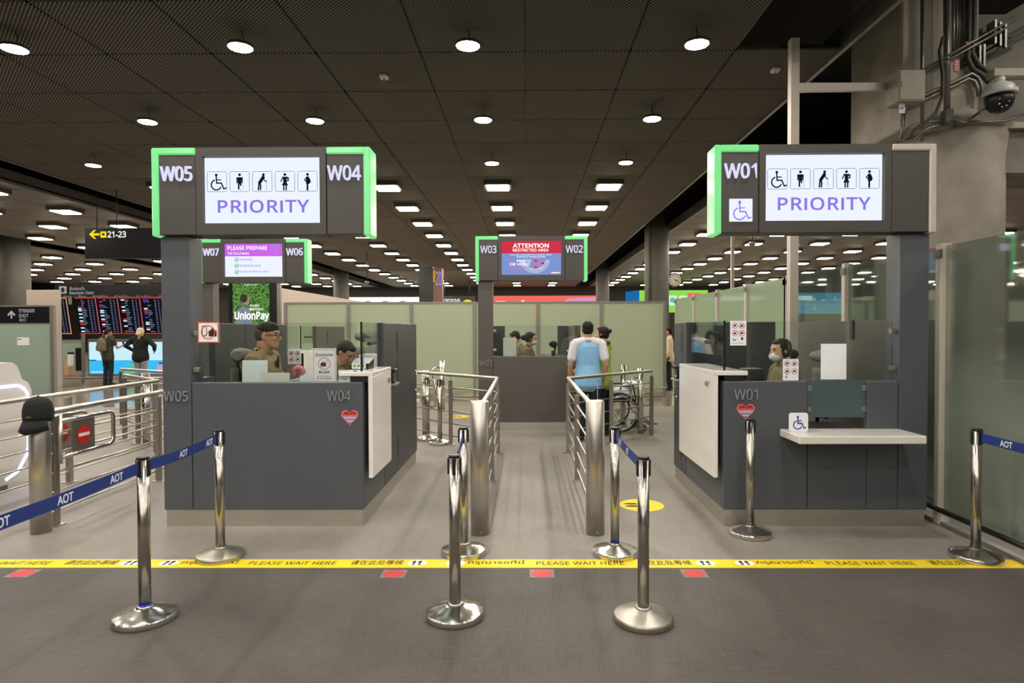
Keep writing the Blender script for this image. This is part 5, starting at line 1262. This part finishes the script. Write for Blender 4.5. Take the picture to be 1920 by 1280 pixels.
# two men at the boards
def ex_pack(t, hd, up, k, RH, shd):
    q = B(); q.ball((0, -0.21, 1.20), (0.15, 0.085, 0.2), 18, 12); q.box(-0.13, -0.28, 1.0, 0.13, -0.13, 1.3, 0.03); vox(q, 'backpack', 'backpack', t, 0.014, 4)
    q = B(); q.box(-0.10, -0.315, 1.03, 0.10, -0.28, 1.17, 0.012); obj_part(q, 'backpack_pocket', 'backpack', t)
    for e in (-1, 1): obj_part(B().tube([(e * 0.09, -0.13, 1.38), (e * 0.11, -0.04, 1.475), (e * 0.11, 0.10, 1.42), (e * 0.13, 0.1, 1.2), (e * 0.14, -0.1, 1.05)], 0.018, 6), 'shoulder_strap', 'backpack', t)
    obj_part(B().box(0.10, 0.40, 1.12, 0.17, 0.41, 1.26, 0.003), 'phone', 'black_plastic', t)
o = person('person', 'man in dark shirt with taupe backpack looking at his phone', 1.66, hair='short', shirt='olive_shirt', trousers='navy', collar=False, extra=ex_pack, vs=0.014, turn=-0.5, nod=0.2, skin='skin',
           arms={'R': ((0.27, 0.08, 1.08), (0.17, 0.33, 1.15))})
put(o, -12.3, 18.3, 0, -0.25)
def ex_cap(t, hd, up, k, RH, shd):
    q = B(); q.ball(hd(0, -0.01, 0.045), (0.098, 0.116, 0.105), 20, 12, RH); vox(q, 'cap_crown', 'cream', t, 0.012, 2)
    q = B(); q.ball(hd(0, -0.115, -0.03), (0.078, 0.05, 0.06), 16, 8, RH); obj_part(q, 'cap_peak', 'cream', t)
    obj_part(B().tube([up(-0.14, -0.10, 0.44), up(0.0, -0.155, 0.25), up(0.16, -0.13, 0.05)], 0.012, 6), 'bag_strap', 'navy', t)
o = person('person', 'broad man in black jacket and backwards cream cap, back turned', 1.68, hair='none', shirt='black_cloth', sleeve=1.9, trousers='grey_cloth', collar=False, extra=ex_cap, vs=0.014, bulk=1.3,
           arms={'L': ((-0.42, -0.02, 1.16), (-0.30, 0.18, 1.0)), 'R': ((0.42, -0.02, 1.16), (0.30, 0.18, 1.0))})
put(o, -11.15, 18.0, 0, 0.0)
o = person('person', 'person in cream top glimpsed through the gap beside the green glass', 1.66, hair='short', shirt='cream', sleeve=1.7, trousers='black_cloth', female=True, vs=0.016)
put(o, 3.75, 16.4, 0, 1.2)
put(office_chair('black office chair draped with a dark jacket inside the W03 booth', 'black_cloth', drop=0.12), 0.2, 11.2, 0.22, math.pi / 2)
bpy.data.scenes.remove(TMP)
# ================================================================ conduits and camera on the concrete column
wr = thing('conduit_bundle', 'grey steel conduits and dark hoses fixed to the concrete column', 'conduits', (4.9, 7.6, 3.8))
for r, p in [
    (0.022, [(4.72, 7.55, 5.62), (4.73, 7.55, 3.83)]),
    (0.035, [(4.97, 7.50, 5.59), (4.99, 7.50, 4.19)]),
    (0.018, [(5.13, 7.62, 5.66), (5.14, 7.62, 4.83)]),
    (0.018, [(5.17, 7.62, 5.66), (5.18, 7.62, 4.93)]),
    (0.018, [(5.20, 7.62, 5.66), (5.21, 7.62, 4.96)]),
    (0.018, [(5.23, 7.62, 5.66), (5.24, 7.62, 4.99)]),
    (0.014, [(4.59, 7.45, 4.59), (5.75, 7.45, 5.24)]),
    (0.014, [(4.59, 7.45, 4.54), (5.75, 7.45, 5.18)]),
    (0.02, [(5.17, 7.60, 4.76), (5.43, 7.60, 4.90), (5.99, 7.60, 5.21)]),
    (0.02, [(5.21, 7.60, 4.72), (5.46, 7.60, 4.85), (5.99, 7.60, 5.15)]),
    (0.02, [(5.45, 7.60, 4.82), (6.00, 7.60, 5.09)]),
    (0.018, [(4.53, 7.55, 4.26), (4.77, 7.55, 4.38), (5.14, 7.55, 4.55), (5.31, 7.55, 4.63), (5.39, 7.55, 4.58), (5.43, 7.55, 4.49), (5.43, 7.55, 4.33)]),
    (0.018, [(4.53, 7.55, 4.22), (4.77, 7.55, 4.33), (5.14, 7.55, 4.50), (5.27, 7.55, 4.57), (5.35, 7.55, 4.54), (5.38, 7.55, 4.46), (5.39, 7.55, 4.36)]),
    (0.02, [(4.87, 7.40, 4.99), (4.83, 7.40, 4.83), (4.87, 7.40, 4.56), (4.87, 7.40, 4.31), (4.80, 7.40, 4.12), (4.67, 7.40, 3.99), (4.55, 7.40, 3.92), (4.47, 7.40, 3.81)]),
    (0.016, [(4.97, 7.50, 4.06), (4.74, 7.50, 4.04), (4.59, 7.50, 4.00), (4.51, 7.50, 3.91), (4.48, 7.50, 3.83)]),
    (0.016, [(4.97, 7.50, 4.02), (4.80, 7.50, 3.98), (4.69, 7.50, 3.93), (4.62, 7.50, 3.83)]),
    (0.03, [(5.27, 7.55, 5.62), (5.27, 7.55, 5.05), (5.26, 7.55, 4.80), (5.32, 7.55, 4.68), (5.44, 7.55, 4.61), (5.52, 7.55, 4.52)]),
    (0.03, [(5.33, 7.55, 5.62), (5.33, 7.55, 5.12), (5.31, 7.55, 4.87), (5.39, 7.55, 4.73), (5.49, 7.55, 4.66), (5.55, 7.55, 4.56)]),
    (0.018, [(5.08, 7.50, 4.04), (5.46, 7.50, 4.04), (5.68, 7.50, 4.05), (5.93, 7.50, 4.14)]),
    (0.014, [(5.00, 7.40, 4.05), (5.13, 7.40, 4.00), (5.26, 7.40, 4.09), (5.38, 7.40, 4.17)]),
    (0.014, [(4.47, 7.50, 4.16), (4.47, 7.50, 3.97), (4.44, 7.50, 3.84)]),
    (0.014, [(4.50, 7.50, 4.16), (4.50, 7.50, 4.00), (4.47, 7.50, 3.83)]),
]: B().tube(p, r, 8).build('conduit' if r != 0.02 else 'hose', 'conduit' if r not in (0.02, 0.03) else 'cable_dark', wr)
for x, z in ((5.60, 5.15), (5.66, 5.12), (5.72, 5.10), (5.42, 4.86), (5.47, 4.86)): B().box(x - 0.012, 7.56, z - 0.16, x + 0.012, 7.7, z + 0.12).build('strut', 'grey_metal', wr)
B().box(4.945, 7.44, 4.02, 5.035, 7.56, 4.18, 0.006).build('pull_box', 'concrete_dark', wr)
for x, z in ((4.55, 4.28), (4.49, 4.1), (5.24, 4.98), (5.33, 4.96)): B().box(x - 0.02, 7.52, z - 0.012, x + 0.02, 7.575, z + 0.012).build('marker_band', 'orange_print', wr)
jb = thing('junction_box', 'beige metal junction box on the edge of the concrete column', 'box', (4.48, 7.4, 4.24))
B().box(4.33, 7.35, 4.24, 4.64, 7.62, 4.6, 0.006).build('case', 'box_beige', jb); B().box(4.345, 7.342, 4.255, 4.625, 7.352, 4.585, 0.003).build('lid', 'box_beige', jb)
B().box(4.36, 7.336, 4.4, 4.375, 7.344, 4.46).build('latch', 'grey_metal', jb)
t = thing('cable_tag', 'small red vertical CCTV tag on the column conduits', 'label', (5.05, 7.42, 4.61)); B().box(5.015, 7.425, 4.60, 5.085, 7.43, 4.745).build('plate', 'label_red', t)
vs_, fs_ = glyphs('CCTV', 0.03); q = B(); q.add([(5.068 - y * 0.035, 7.424, 4.615 + x * 0.115) for x, y in vs_], fs_); q.build('lettering', 'paper', t)
t = thing('cable_tag', 'small white tag with red writing under the junction box', 'label', (4.42, 7.43, 4.12)); B().box(4.385, 7.43, 4.125, 4.455, 7.435, 4.24).build('plate', 'paper', t)
Flat('S', (4.385, 7.43, 4.125), 0.002).line([(0.01, 0.05), (0.03, 0.07), (0.04, 0.05), (0.06, 0.075)], 0.008).build('writing', 'red_sign', t)
cm = thing('security_camera', 'white dome security camera with black eye on the concrete beam', 'camera', (5.37, 7.2, 4.02))
B().box(5.28, 7.15, 4.44, 6.1, 7.28, 4.53, 0.006).build('bracket', 'box_beige', cm)
B().lathe([(0.05, 0.0), (0.055, 0.06), (0.04, 0.075)], (5.38, 7.2, 4.37), 20).build('neck', 'white_paint', cm)
B().lathe([(0.172, 0.0), (0.176, 0.02), (0.165, 0.06), (0.13, 0.11), (0.07, 0.145), (0.04, 0.15)], (5.38, 7.2, 4.235), 32).build('dome', 'white_paint', cm)
B().lathe([(0.03, -0.2), (0.09, -0.175), (0.13, -0.12), (0.145, -0.05), (0.14, 0.0)], (5.38, 7.2, 4.24), 28).build('eye_housing', 'black_plastic', cm)
e_ = B()
for i in range(7):
    a = math.radians(-150 + 50 * i); e_.ball((5.34 + 0.055 * math.cos(a), 7.2 - 0.128 + 0.02 * abs(math.sin(a)), 4.13 + 0.055 * math.sin(a)), 0.011, 8, 6)
e_.build('lens_ring', 'chrome', cm); Flat('S', (5.38, 7.02, 4.27), 0.0).rect(0.03, 0, 0.09, 0.012).build('colour_mark', 'orange_print', cm)
tag(B().tube([(6.0, 7.25, 4.44), (5.9, 7.35, 4.3), (6.05, 7.45, 4.22)], 0.016, 8).build('camera_cable', 'conduit'), 'cable curling from the security camera bracket', 'cable')

# ================================================================ wayfinding, boards and screens in the far hall
hs = thing('hanging_sign', 'black hanging sign with yellow arrow pointing to 21-23', 'sign', (-9.0, 14.0, 3.22))
B().box(-9.9, 14.0, 3.22, -7.2, 14.12, 3.9, 0.006).build('box', 'sign_black', hs); O = (0, 14.0, 0)
Flat('S', O, 0.003).poly([(-9.79, 3.76), (-9.68, 3.86), (-9.63, 3.86), (-9.70, 3.785), (-9.555, 3.785), (-9.555, 3.735), (-9.70, 3.735), (-9.63, 3.66), (-9.68, 3.66)]).build('arrow', 'sign_yellow', hs)
b_ = Flat('S', O, 0.003).rrect(-9.535, 3.685, -9.40, 3.825, 0.015).build('belt_symbol', 'sign_yellow', hs); Flat('S', O, 0.005).rect(-9.495, 3.735, -9.44, 3.785).build('suitcase_symbol', 'ink', b_)
text('21-23', 'S', O, -9.375, 3.685, 0.42, 0.145, 'sign_white', hs, 0.004, bold=0.03)
for x in (-9.65, -9.2): B().tube([(x, 14.06, 3.9), (x, 14.06, CZ)], 0.012, 6).build('hanger_rod', 'black', hs)

bc = thing('baggage_claim_fascia', 'black fascia reading baggage claim over the arrival boards', 'sign', (-12.5, 18.95, 2.63))
B().box(-14.34, 18.95, 2.63, -10.2, 19.2, 3.01, 0.004).build('box', 'sign_black', bc); O = (0, 18.95, 0)
i_ = Flat('S', O, 0.003).rrect(-14.2, 2.73, -13.97, 2.955, 0.03).build('symbol_field', 'sign_grey', bc)
Flat('S', O, 0.005).rect(-14.135, 2.77, -14.035, 2.9).rect(-14.165, 2.79, -14.15, 2.89).rect(-14.02, 2.79, -14.005, 2.89).rect(-14.105, 2.9, -14.065, 2.925).build('suitcase_symbol', 'ink', i_)
text('รับกระเป๋า', 'S', O, -13.88, 2.83, 0.46, 0.12, 'sign_grey', bc, 0.003); text('Baggage Claim', 'S', O, -13.88, 2.68, 0.74, 0.125, 'sign_grey', bc, 0.003, bold=0.012)
for x in (-14.3, -13.56, -10.6): B().box(x - 0.03, 19.0, 0, x + 0.03, 19.1, 2.63).build('post', 'frame_grey', bc)
random.seed(11)
for k, (x0, x1, edge, lab) in enumerate(((-14.33, -13.74, 'board_orange', 'orange edged arrivals board, first under the baggage claim fascia'), (-13.49, -12.86, 'board_red', 'red edged arrivals board next to the orange edged one'),
        (-12.83, -12.20, 'board_red', 'red edged arrivals board above the man with backpack'), (-12.17, -11.53, 'board_red', 'red edged arrivals board above the man with cream cap'), (-11.50, -10.86, 'board_red', 'red edged arrivals board half hidden by the W05 post'))):
    t = thing('arrivals_board', lab, 'screen', ((x0 + x1) / 2, 18.8, 1.5)); S = lambda q: [setattr(v, 'y', v.y + (v.z - 2.62) * -0.19) for v in q.v]
    q = B().box(x0, 18.62, 1.5, x1, 18.68, 2.6); S(q); p = q.build('panel', 'board_dark', t)
    for hx in (x0 + 0.1, x1 - 0.1): B().box(hx - 0.015, 18.66, 2.4, hx + 0.015, 18.96, 2.66).build('hanger', 'frame_grey', t)
    def part(F, nm, mt):
        S(F.q); return F.build(nm, mt, p)
    F = Flat('S', (x0, 18.62, 1.5), 0.004); w = x1 - x0; F.rect(0, 1.06, w, 1.1).rect(0, 0, w, 0.03).rect(w - 0.035, 0.03, w, 1.06); part(F, 'edge', edge)
    D = Flat('S', (x0, 18.62, 1.5), 0.006); R_, Wt, Bl = (Flat('S', (x0, 18.62, 1.5), 0.005) for _ in range(3))
    for j in range(19):
        z = 0.06 + j * 0.052; D.rect(w - 0.025, z, w - 0.01, z + 0.02); D.rect(w * 0.6, z + 0.008, w * 0.68, z + 0.02).rect(w * 0.77, z + 0.008, w * 0.83, z + 0.02)
        if random.random() < 0.75: D.rect(w * 0.27, z + 0.008, w * random.uniform(0.33, 0.5), z + 0.02)
        f = random.random(); G = R_ if f < 0.18 else Wt if f < 0.42 else Bl if f < 0.6 else None
        if G: G.rect(w * 0.08, z, w * 0.25, z + 0.04)
    part(D, 'flight_text', 'board_white')
    for G, m in ((R_, 'board_red'), (Wt, 'ad_sky'), (Bl, 'board_blue')): part(G, 'airline_mark', m)
bl = thing('light_box', 'blue seaside advertising light box behind the two men', 'light box', (-12.0, 19.1, 0.2))
B().box(-13.46, 19.1, 0.2, -9.9, 19.25, 1.335, 0.004).build('frame', 'frame_grey', bl); O = (-13.41, 19.1, 0.27); s_ = B().box(-13.41, 19.09, 0.27, -10.0, 19.1, 1.25).build('picture', 'ad_sky', bl)
O = (-13.41, 19.09, 0.27)
Flat('S', O, 0.002).rect(0, 0, 3.4, 0.42).build('sea', 'ad_cyan', s_); Flat('S', O, 0.003).rect(0, 0.40, 0.22, 0.44).line([(0.38, 0.85), (0.42, 0.3), (0.5, 0.0)], 0.025).poly([(2.25, 0.62), (2.4, 0.7), (2.65, 0.56), (2.3, 0.5)]).rect(2.15, 0.3, 2.6, 0.36).rect(1.3, 0.36, 1.7, 0.38).build('shore', 'ad_deep', s_)
Flat('S', O, 0.003).poly([(1.05, 0), (1.5, 0), (1.45, 0.36), (1.3, 0.36)]).build('pier', 'ad_teal', s_); Flat('S', O, 0.003).rect(2.1, 0.05, 2.7, 0.28).build('sunset', 'ad_pink', s_); Flat('S', O, 0.004).rect(0.06, 0.05, 0.5, 0.075).build('caption', 'sign_white', s_)
po = thing('poster_stand', 'tall poster of hands holding a phone beside the boards', 'poster', (-13.9, 19.1, 0)); B().box(-14.25, 19.08, 0.2, -13.58, 19.14, 1.33, 0.004).build('frame', 'frame_grey', po)
O = (-14.22, 19.075, 0.22); p_ = Flat('S', O, 0.001).rect(0, 0, 0.6, 1.08).build('sheet', 'light_green_panel', po)
Flat('S', O, 0.003).rect(0.4, 0.15, 0.58, 0.85).rect(0.16, 0.3, 0.36, 0.72).build('dark_shapes', 'black_plastic', p_); Flat('S', O, 0.005).rrect(0.15, 0.3, 0.35, 0.66, 0.03).build('phone', 'paper', p_)
Flat('S', O, 0.004).poly([(0, 0), (0.2, 0), (0.2, 0.35), (0.12, 0.5), (0.06, 0.3)]).poly([(0.25, 0), (0.55, 0), (0.42, 0.12), (0.28, 0.26)]).build('hands', 'skin_light', p_)
tag(B().tube([(-15.0, 18.9, 0.16), (-9.0, 18.9, 0.16)], 0.03, 8).build('floor_rail', 'steel'), 'low steel rail running below the arrivals boards', 'rail')
ex = thing('exit_partition', 'pale green glass panel with black exit header', 'partition', (-12.6, 15.5, 0))
B().box(-13.9, 15.5, 0.03, -11.86, 15.53, 1.8).build('pane', 'light_green_panel', ex); B().box(-13.9, 15.47, 1.8, -11.83, 15.55, 2.2, 0.003).build('header', 'sign_black', ex)
B().box(-11.84, 15.46, 0, -11.74, 15.56, 2.24, 0.004).build('post', 'frame_grey', ex); B().box(-13.9, 15.47, 2.2, -11.84, 15.55, 2.24).build('top_rail', 'frame_grey', ex)
O = (0, 15.47, 0); Flat('S', O, 0.003).rect(-12.815, 1.91, -12.775, 2.06).poly([(-12.9, 2.0), (-12.795, 2.11), (-12.69, 2.0), (-12.725, 1.975), (-12.795, 2.05), (-12.865, 1.975)]).build('arrow', 'sign_grey', ex)
text('ทางออก', 'S', O, -12.6, 2.055, 0.385, 0.09, 'sign_grey', ex, 0.003); text('EXIT', 'S', O, -12.6, 1.935, 0.235, 0.085, 'sign_grey', ex, 0.003); text('出口', 'S', O, -12.6, 1.835, 0.165, 0.075, 'sign_grey', ex, 0.003)
n_ = B().box(-12.68, 15.49, 1.24, -12.38, 15.499, 1.44).build('notice', 'paper', ex); Flat('S', (-12.68, 15.49, 1.24), 0.002).rect(0.01, 0.14, 0.1, 0.16).build('print', 'ink', n_)
tag(B().box(-14.05, 17.5, 0, -13.2, 17.7, 2.75, 0.01).build('beige_cabinet', 'beige_paint'), 'plain beige upright panel behind the exit header', 'panel')
up_ = thing('advertising_totem', 'UnionPay advertising light box with green foliage above the W04 officer', 'light box', (-6.5, 15.0, 0))
B().box(-7.1, 14.9, 0.1, -5.94, 15.1, 2.78, 0.004).build('frame', 'black_plastic', up_); B().box(-5.94, 14.9, 0, -5.86, 15.0, 2.8).build('side_post', 'frame_grey', up_)
m = bpy.data.materials.new('ad_foliage'); m.use_nodes = True; nt = m.node_tree; nt.nodes.clear(); e2 = nt.nodes.new('ShaderNodeEmission'); nz_ = nt.nodes.new('ShaderNodeTexVoronoi'); nz_.inputs['Scale'].default_value = 26; rr = nt.nodes.new('ShaderNodeValToRGB'); tc_ = nt.nodes.new('ShaderNodeTexCoord')
nt.links.new(tc_.outputs['Object'], nz_.inputs['Vector'])
rr.color_ramp.elements[0].color = lin('#8fc45a'); rr.color_ramp.elements[1].color = lin('#2c5a2e'); rr.color_ramp.elements[1].position = 0.75; oo = nt.nodes.new('ShaderNodeOutputMaterial')
nt.links.new(nz_.outputs['Distance'], rr.inputs[0]); nt.links.new(rr.outputs[0], e2.inputs[0]); e2.inputs[1].default_value = 0.9; nt.links.new(e2.outputs[0], oo.inputs[0]); MATS['ad_foliage'] = m
s_ = B().box(-6.99, 14.885, 0.3, -6.12, 14.9, 2.74).build('picture', 'ad_foliage', up_); O = (-7.0, 14.885, 0)
Flat('S', O, 0.003).poly([(0.08, 1.4), (0.1, 2.05), (0.25, 2.18), (0.42, 2.1), (0.5, 1.6), (0.55, 1.4)]).build('jacket', 'ad_jacket', s_) if em('ad_jacket', '#8d93a8', 0.8) else None
Flat('S', O, 0.004).disc(0.34, 2.30, 0.075, 0.10).build('face', 'ad_face', s_) if em('ad_face', '#b98f84', 0.8) else None
Flat('S', O, 0.005).disc(0.28, 2.36, 0.085, 0.10).build('dark_hair', 'ad_hair', s_) if em('ad_hair', '#4a3d3a', 0.8) else None
text('UnionPay', 'S', O, 0.05, 1.80, 0.83, 0.25, 'screen_text', s_, 0.006, bold=0.04); text('线上轻松', 'S', O, 0.42, 2.16, 0.22, 0.06, 'screen_text', s_, 0.006); text('银联更给力', 'S', O, 0.4, 2.07, 0.34, 0.06, 'screen_text', s_, 0.006); text('Ready for Pay', 'S', O, 0.28, 2.66, 0.32, 0.04, 'screen_text', s_, 0.006)
# clock on its bracket by the column
ck = thing('wall_clock', 'round white clock mounted beside the dark column', 'clock', (4.84, 20.3, 2.96))
q = B(); q.tube([(4.84, 20.38, 3.19), (4.84, 20.48, 3.19)], 0.235, 32); q.build('case', 'black_plastic', ck); q = B(); q.tube([(4.84, 20.37, 3.19), (4.84, 20.385, 3.19)], 0.205, 32); d_ = q.build('dial', 'clock_face', ck) if em('clock_face', '#cbbb9a', 0.75) else None
F = Flat('S', (4.84, 20.37, 3.19), 0.003)
for i in range(12): a = math.pi * i / 6; F.line([(0.15 * math.sin(a), 0.15 * math.cos(a)), (0.185 * math.sin(a), 0.185 * math.cos(a))], 0.02)
F.build('hour_mark', 'ink', d_); Flat('S', (4.84, 20.37, 3.19), 0.005).line([(0, 0), (0.09, -0.02)], 0.022).line([(0, 0), (0.13, -0.085)], 0.016).build('hand', 'ink', d_)
B().box(4.5, 20.4, 3.15, 4.62, 20.46, 3.23).build('bracket', 'column_dark', ck)
# shop fronts and light boxes high in the distance
gr = thing('shop_light_box', 'bright green shop light box with round icons beyond the partition', 'light box', (9.4, 40, 1.9))
B().box(7.25, 40, 2.7, 11.6, 42, 4.06).build('box', 'ad_green', gr)
q = B(); q.add([(7.24, 40, 2.7), (6.6, 41.5, 2.7), (6.6, 41.5, 4.06), (7.24, 40, 4.06)], [(0, 1, 2, 3)]); q.build('side_face', 'ad_deep', gr)
for i in range(4):
    c_ = Flat('S', (7.7 + 0.62 * i * 1.1, 40, 3.1), 0.02).rrect(0, 0, 0.56, 0.62, 0.1).build('icon_field', 'ad_mint', gr); Flat('S', (7.7 + 0.62 * i * 1.1, 40, 3.1), 0.05).disc(0.28, 0.33, 0.17).build('icon', ('ad_pink', 'screen_lilac', 'ad_teal', 'ad_teal')[i], c_)
Flat('S', (10.3, 40, 3.6), 0.03).rect(0, 0, 0.9, 0.28).build('red_label', 'ad_red', gr); B().box(7.2, 40.2, 0.0, 9.0, 40.3, 2.7).build('lit_front', 'ad_white', gr)
ls = thing('light_screen', 'blue seaside advertising screen seen through the glass behind W01', 'light box', (11.2, 24, 2.1))
s_ = B().box(9.6, 24, 2.16, 12.5, 24.15, 2.96).build('picture', 'ad_cyan', ls); O = (9.6, 24, 2.16)
Flat('S', O, 0.01).poly([(0.55, 0.48), (0.85, 0.68), (1.15, 0.48)]).poly([(2.5, 0.5), (2.9, 0.7), (2.9, 0.5)]).rect(0.6, 0.2, 1.05, 0.23).rect(1.1, 0.24, 2.0, 0.27).line([(1.3, 0.2), (1.35, 0.75)], 0.025).build('huts', 'ad_deep', s_)
Flat('S', O, 0.012).disc(1.4, 0.55, 0.06).disc(1.75, 0.52, 0.09, 0.04).disc(0.75, 0.22, 0.05).disc(1.4, 0.22, 0.05).disc(2.2, 0.6, 0.05).build('glints', 'screen_text', s_)
B().box(9.5, 24.15, 0, 9.7, 24.3, 2.2).build('support', 'column_dark', ls); B().box(12.2, 24.15, 0, 12.4, 24.3, 2.2).build('support', 'column_dark', ls)
rd = thing('shop_fascia', 'long coral red shop fascia high on the far wall', 'light box', (1.5, 46.8, 2.4)); s_ = B().box(-2.4, 46.7, 2.4, 5.3, 46.99, 4.1).build('panel', 'ad_red', rd)
Flat('S', (-2.4, 46.7, 3.0), 0.02).poly([(4.2, 0), (7.7, 0), (7.7, 1.0), (5.6, 0.9)]).build('pale_field', 'ad_pink', s_); Flat('S', (-2.4, 46.7, 3.0), 0.04).rect(0.15, 0.5, 0.9, 0.7).poly([(1.9, 0.4), (2.1, 0.75), (2.3, 0.75), (2.2, 0.4)]).rect(2.6, 0.5, 4.0, 0.62).build('lettering', 'ad_white', s_)
wb = thing('shop_fascia', 'long white lit shop fascia left of the dark sign column', 'light box', (-10.3, 46.8, 2.4)); B().box(-14.5, 46.7, 2.4, -7.4, 46.99, 4.03).build('panel', 'ad_white', wb)
for i in range(4): Flat('S', (-13.4 + 1.3 * i, 46.7, 3.45), 0.03).disc(0.3, 0.15, 0.28, 0.16).build('leaf_print', 'ad_teal', wb)
dc = thing('sign_column', 'black and brown square sign column with hanging digits above the green glass', 'column', (-4.1, 27, 0))
B().box(-4.6, 27.0, 0, -4.0, 27.6, 4.3).build('dark_face', 'sign_black', dc); B().box(-4.0, 27.02, 0, -3.62, 27.6, 4.25).build('brown_face', 'brown_panel', dc) if pm('brown_panel', '#6b4f49', 0.6) else None
text('20', 'S', (-3.99, 26.98, 3.4), 0.12, 0.1, 0.24, 0.6, 'screen_lilac', dc, 0.02); Flat('S', (-3.99, 26.98, 3.4), 0.02).rect(0.0, 0.25, 0.1, 0.75).build('yellow_band', 'sign_orange', dc) if em('sign_orange', '#e0a02c', 0.8) else None
te = thing('exit_sign', 'black Thai exit sign with yellow disc over the green glass', 'sign', (-4.3, 40, 2.6)); B().box(-5.5, 40, 2.7, -3.25, 40.2, 3.75, 0.01).build('box', 'sign_black', te)
[B().tube([(x, 40.1, 3.75), (x, 40.1, CZ)], 0.03, 6).build('hanger_rod', 'black', te) for x in (-5.2, -3.6)]
text('ทางออก', 'S', (-5.5, 40, 3.1), 0.1, 0.1, 1.2, 0.36, 'sign_white', te, 0.02, bold=0.02); F = Flat('S', (-5.5, 40, 3.1), 0.02); F.arc(1.78, 0.05, 0.28, 0.16); F.build('disc', 'sign_yellow', te)
for x, y, z, lab in ((-7.95, 23, 3.9, 'small ceiling camera on a rod above the green glass, W06 side'), (-6.6, 26, 3.5, 'small ceiling camera on a long rod left of the dark sign column'), (6.3, 17.5, 3.9, 'small ceiling camera on a rod in the bay behind W01')):
    t = thing('rod_camera', lab, 'camera', (x, y, z)); B().tube([(x, y, z + 0.1), (x, y, CZ)], 0.015, 6).build('rod', 'black', t); B().ball((x, y, z + 0.06), (0.1, 0.1, 0.07), 12, 8).build('dome', 'grey_metal', t)
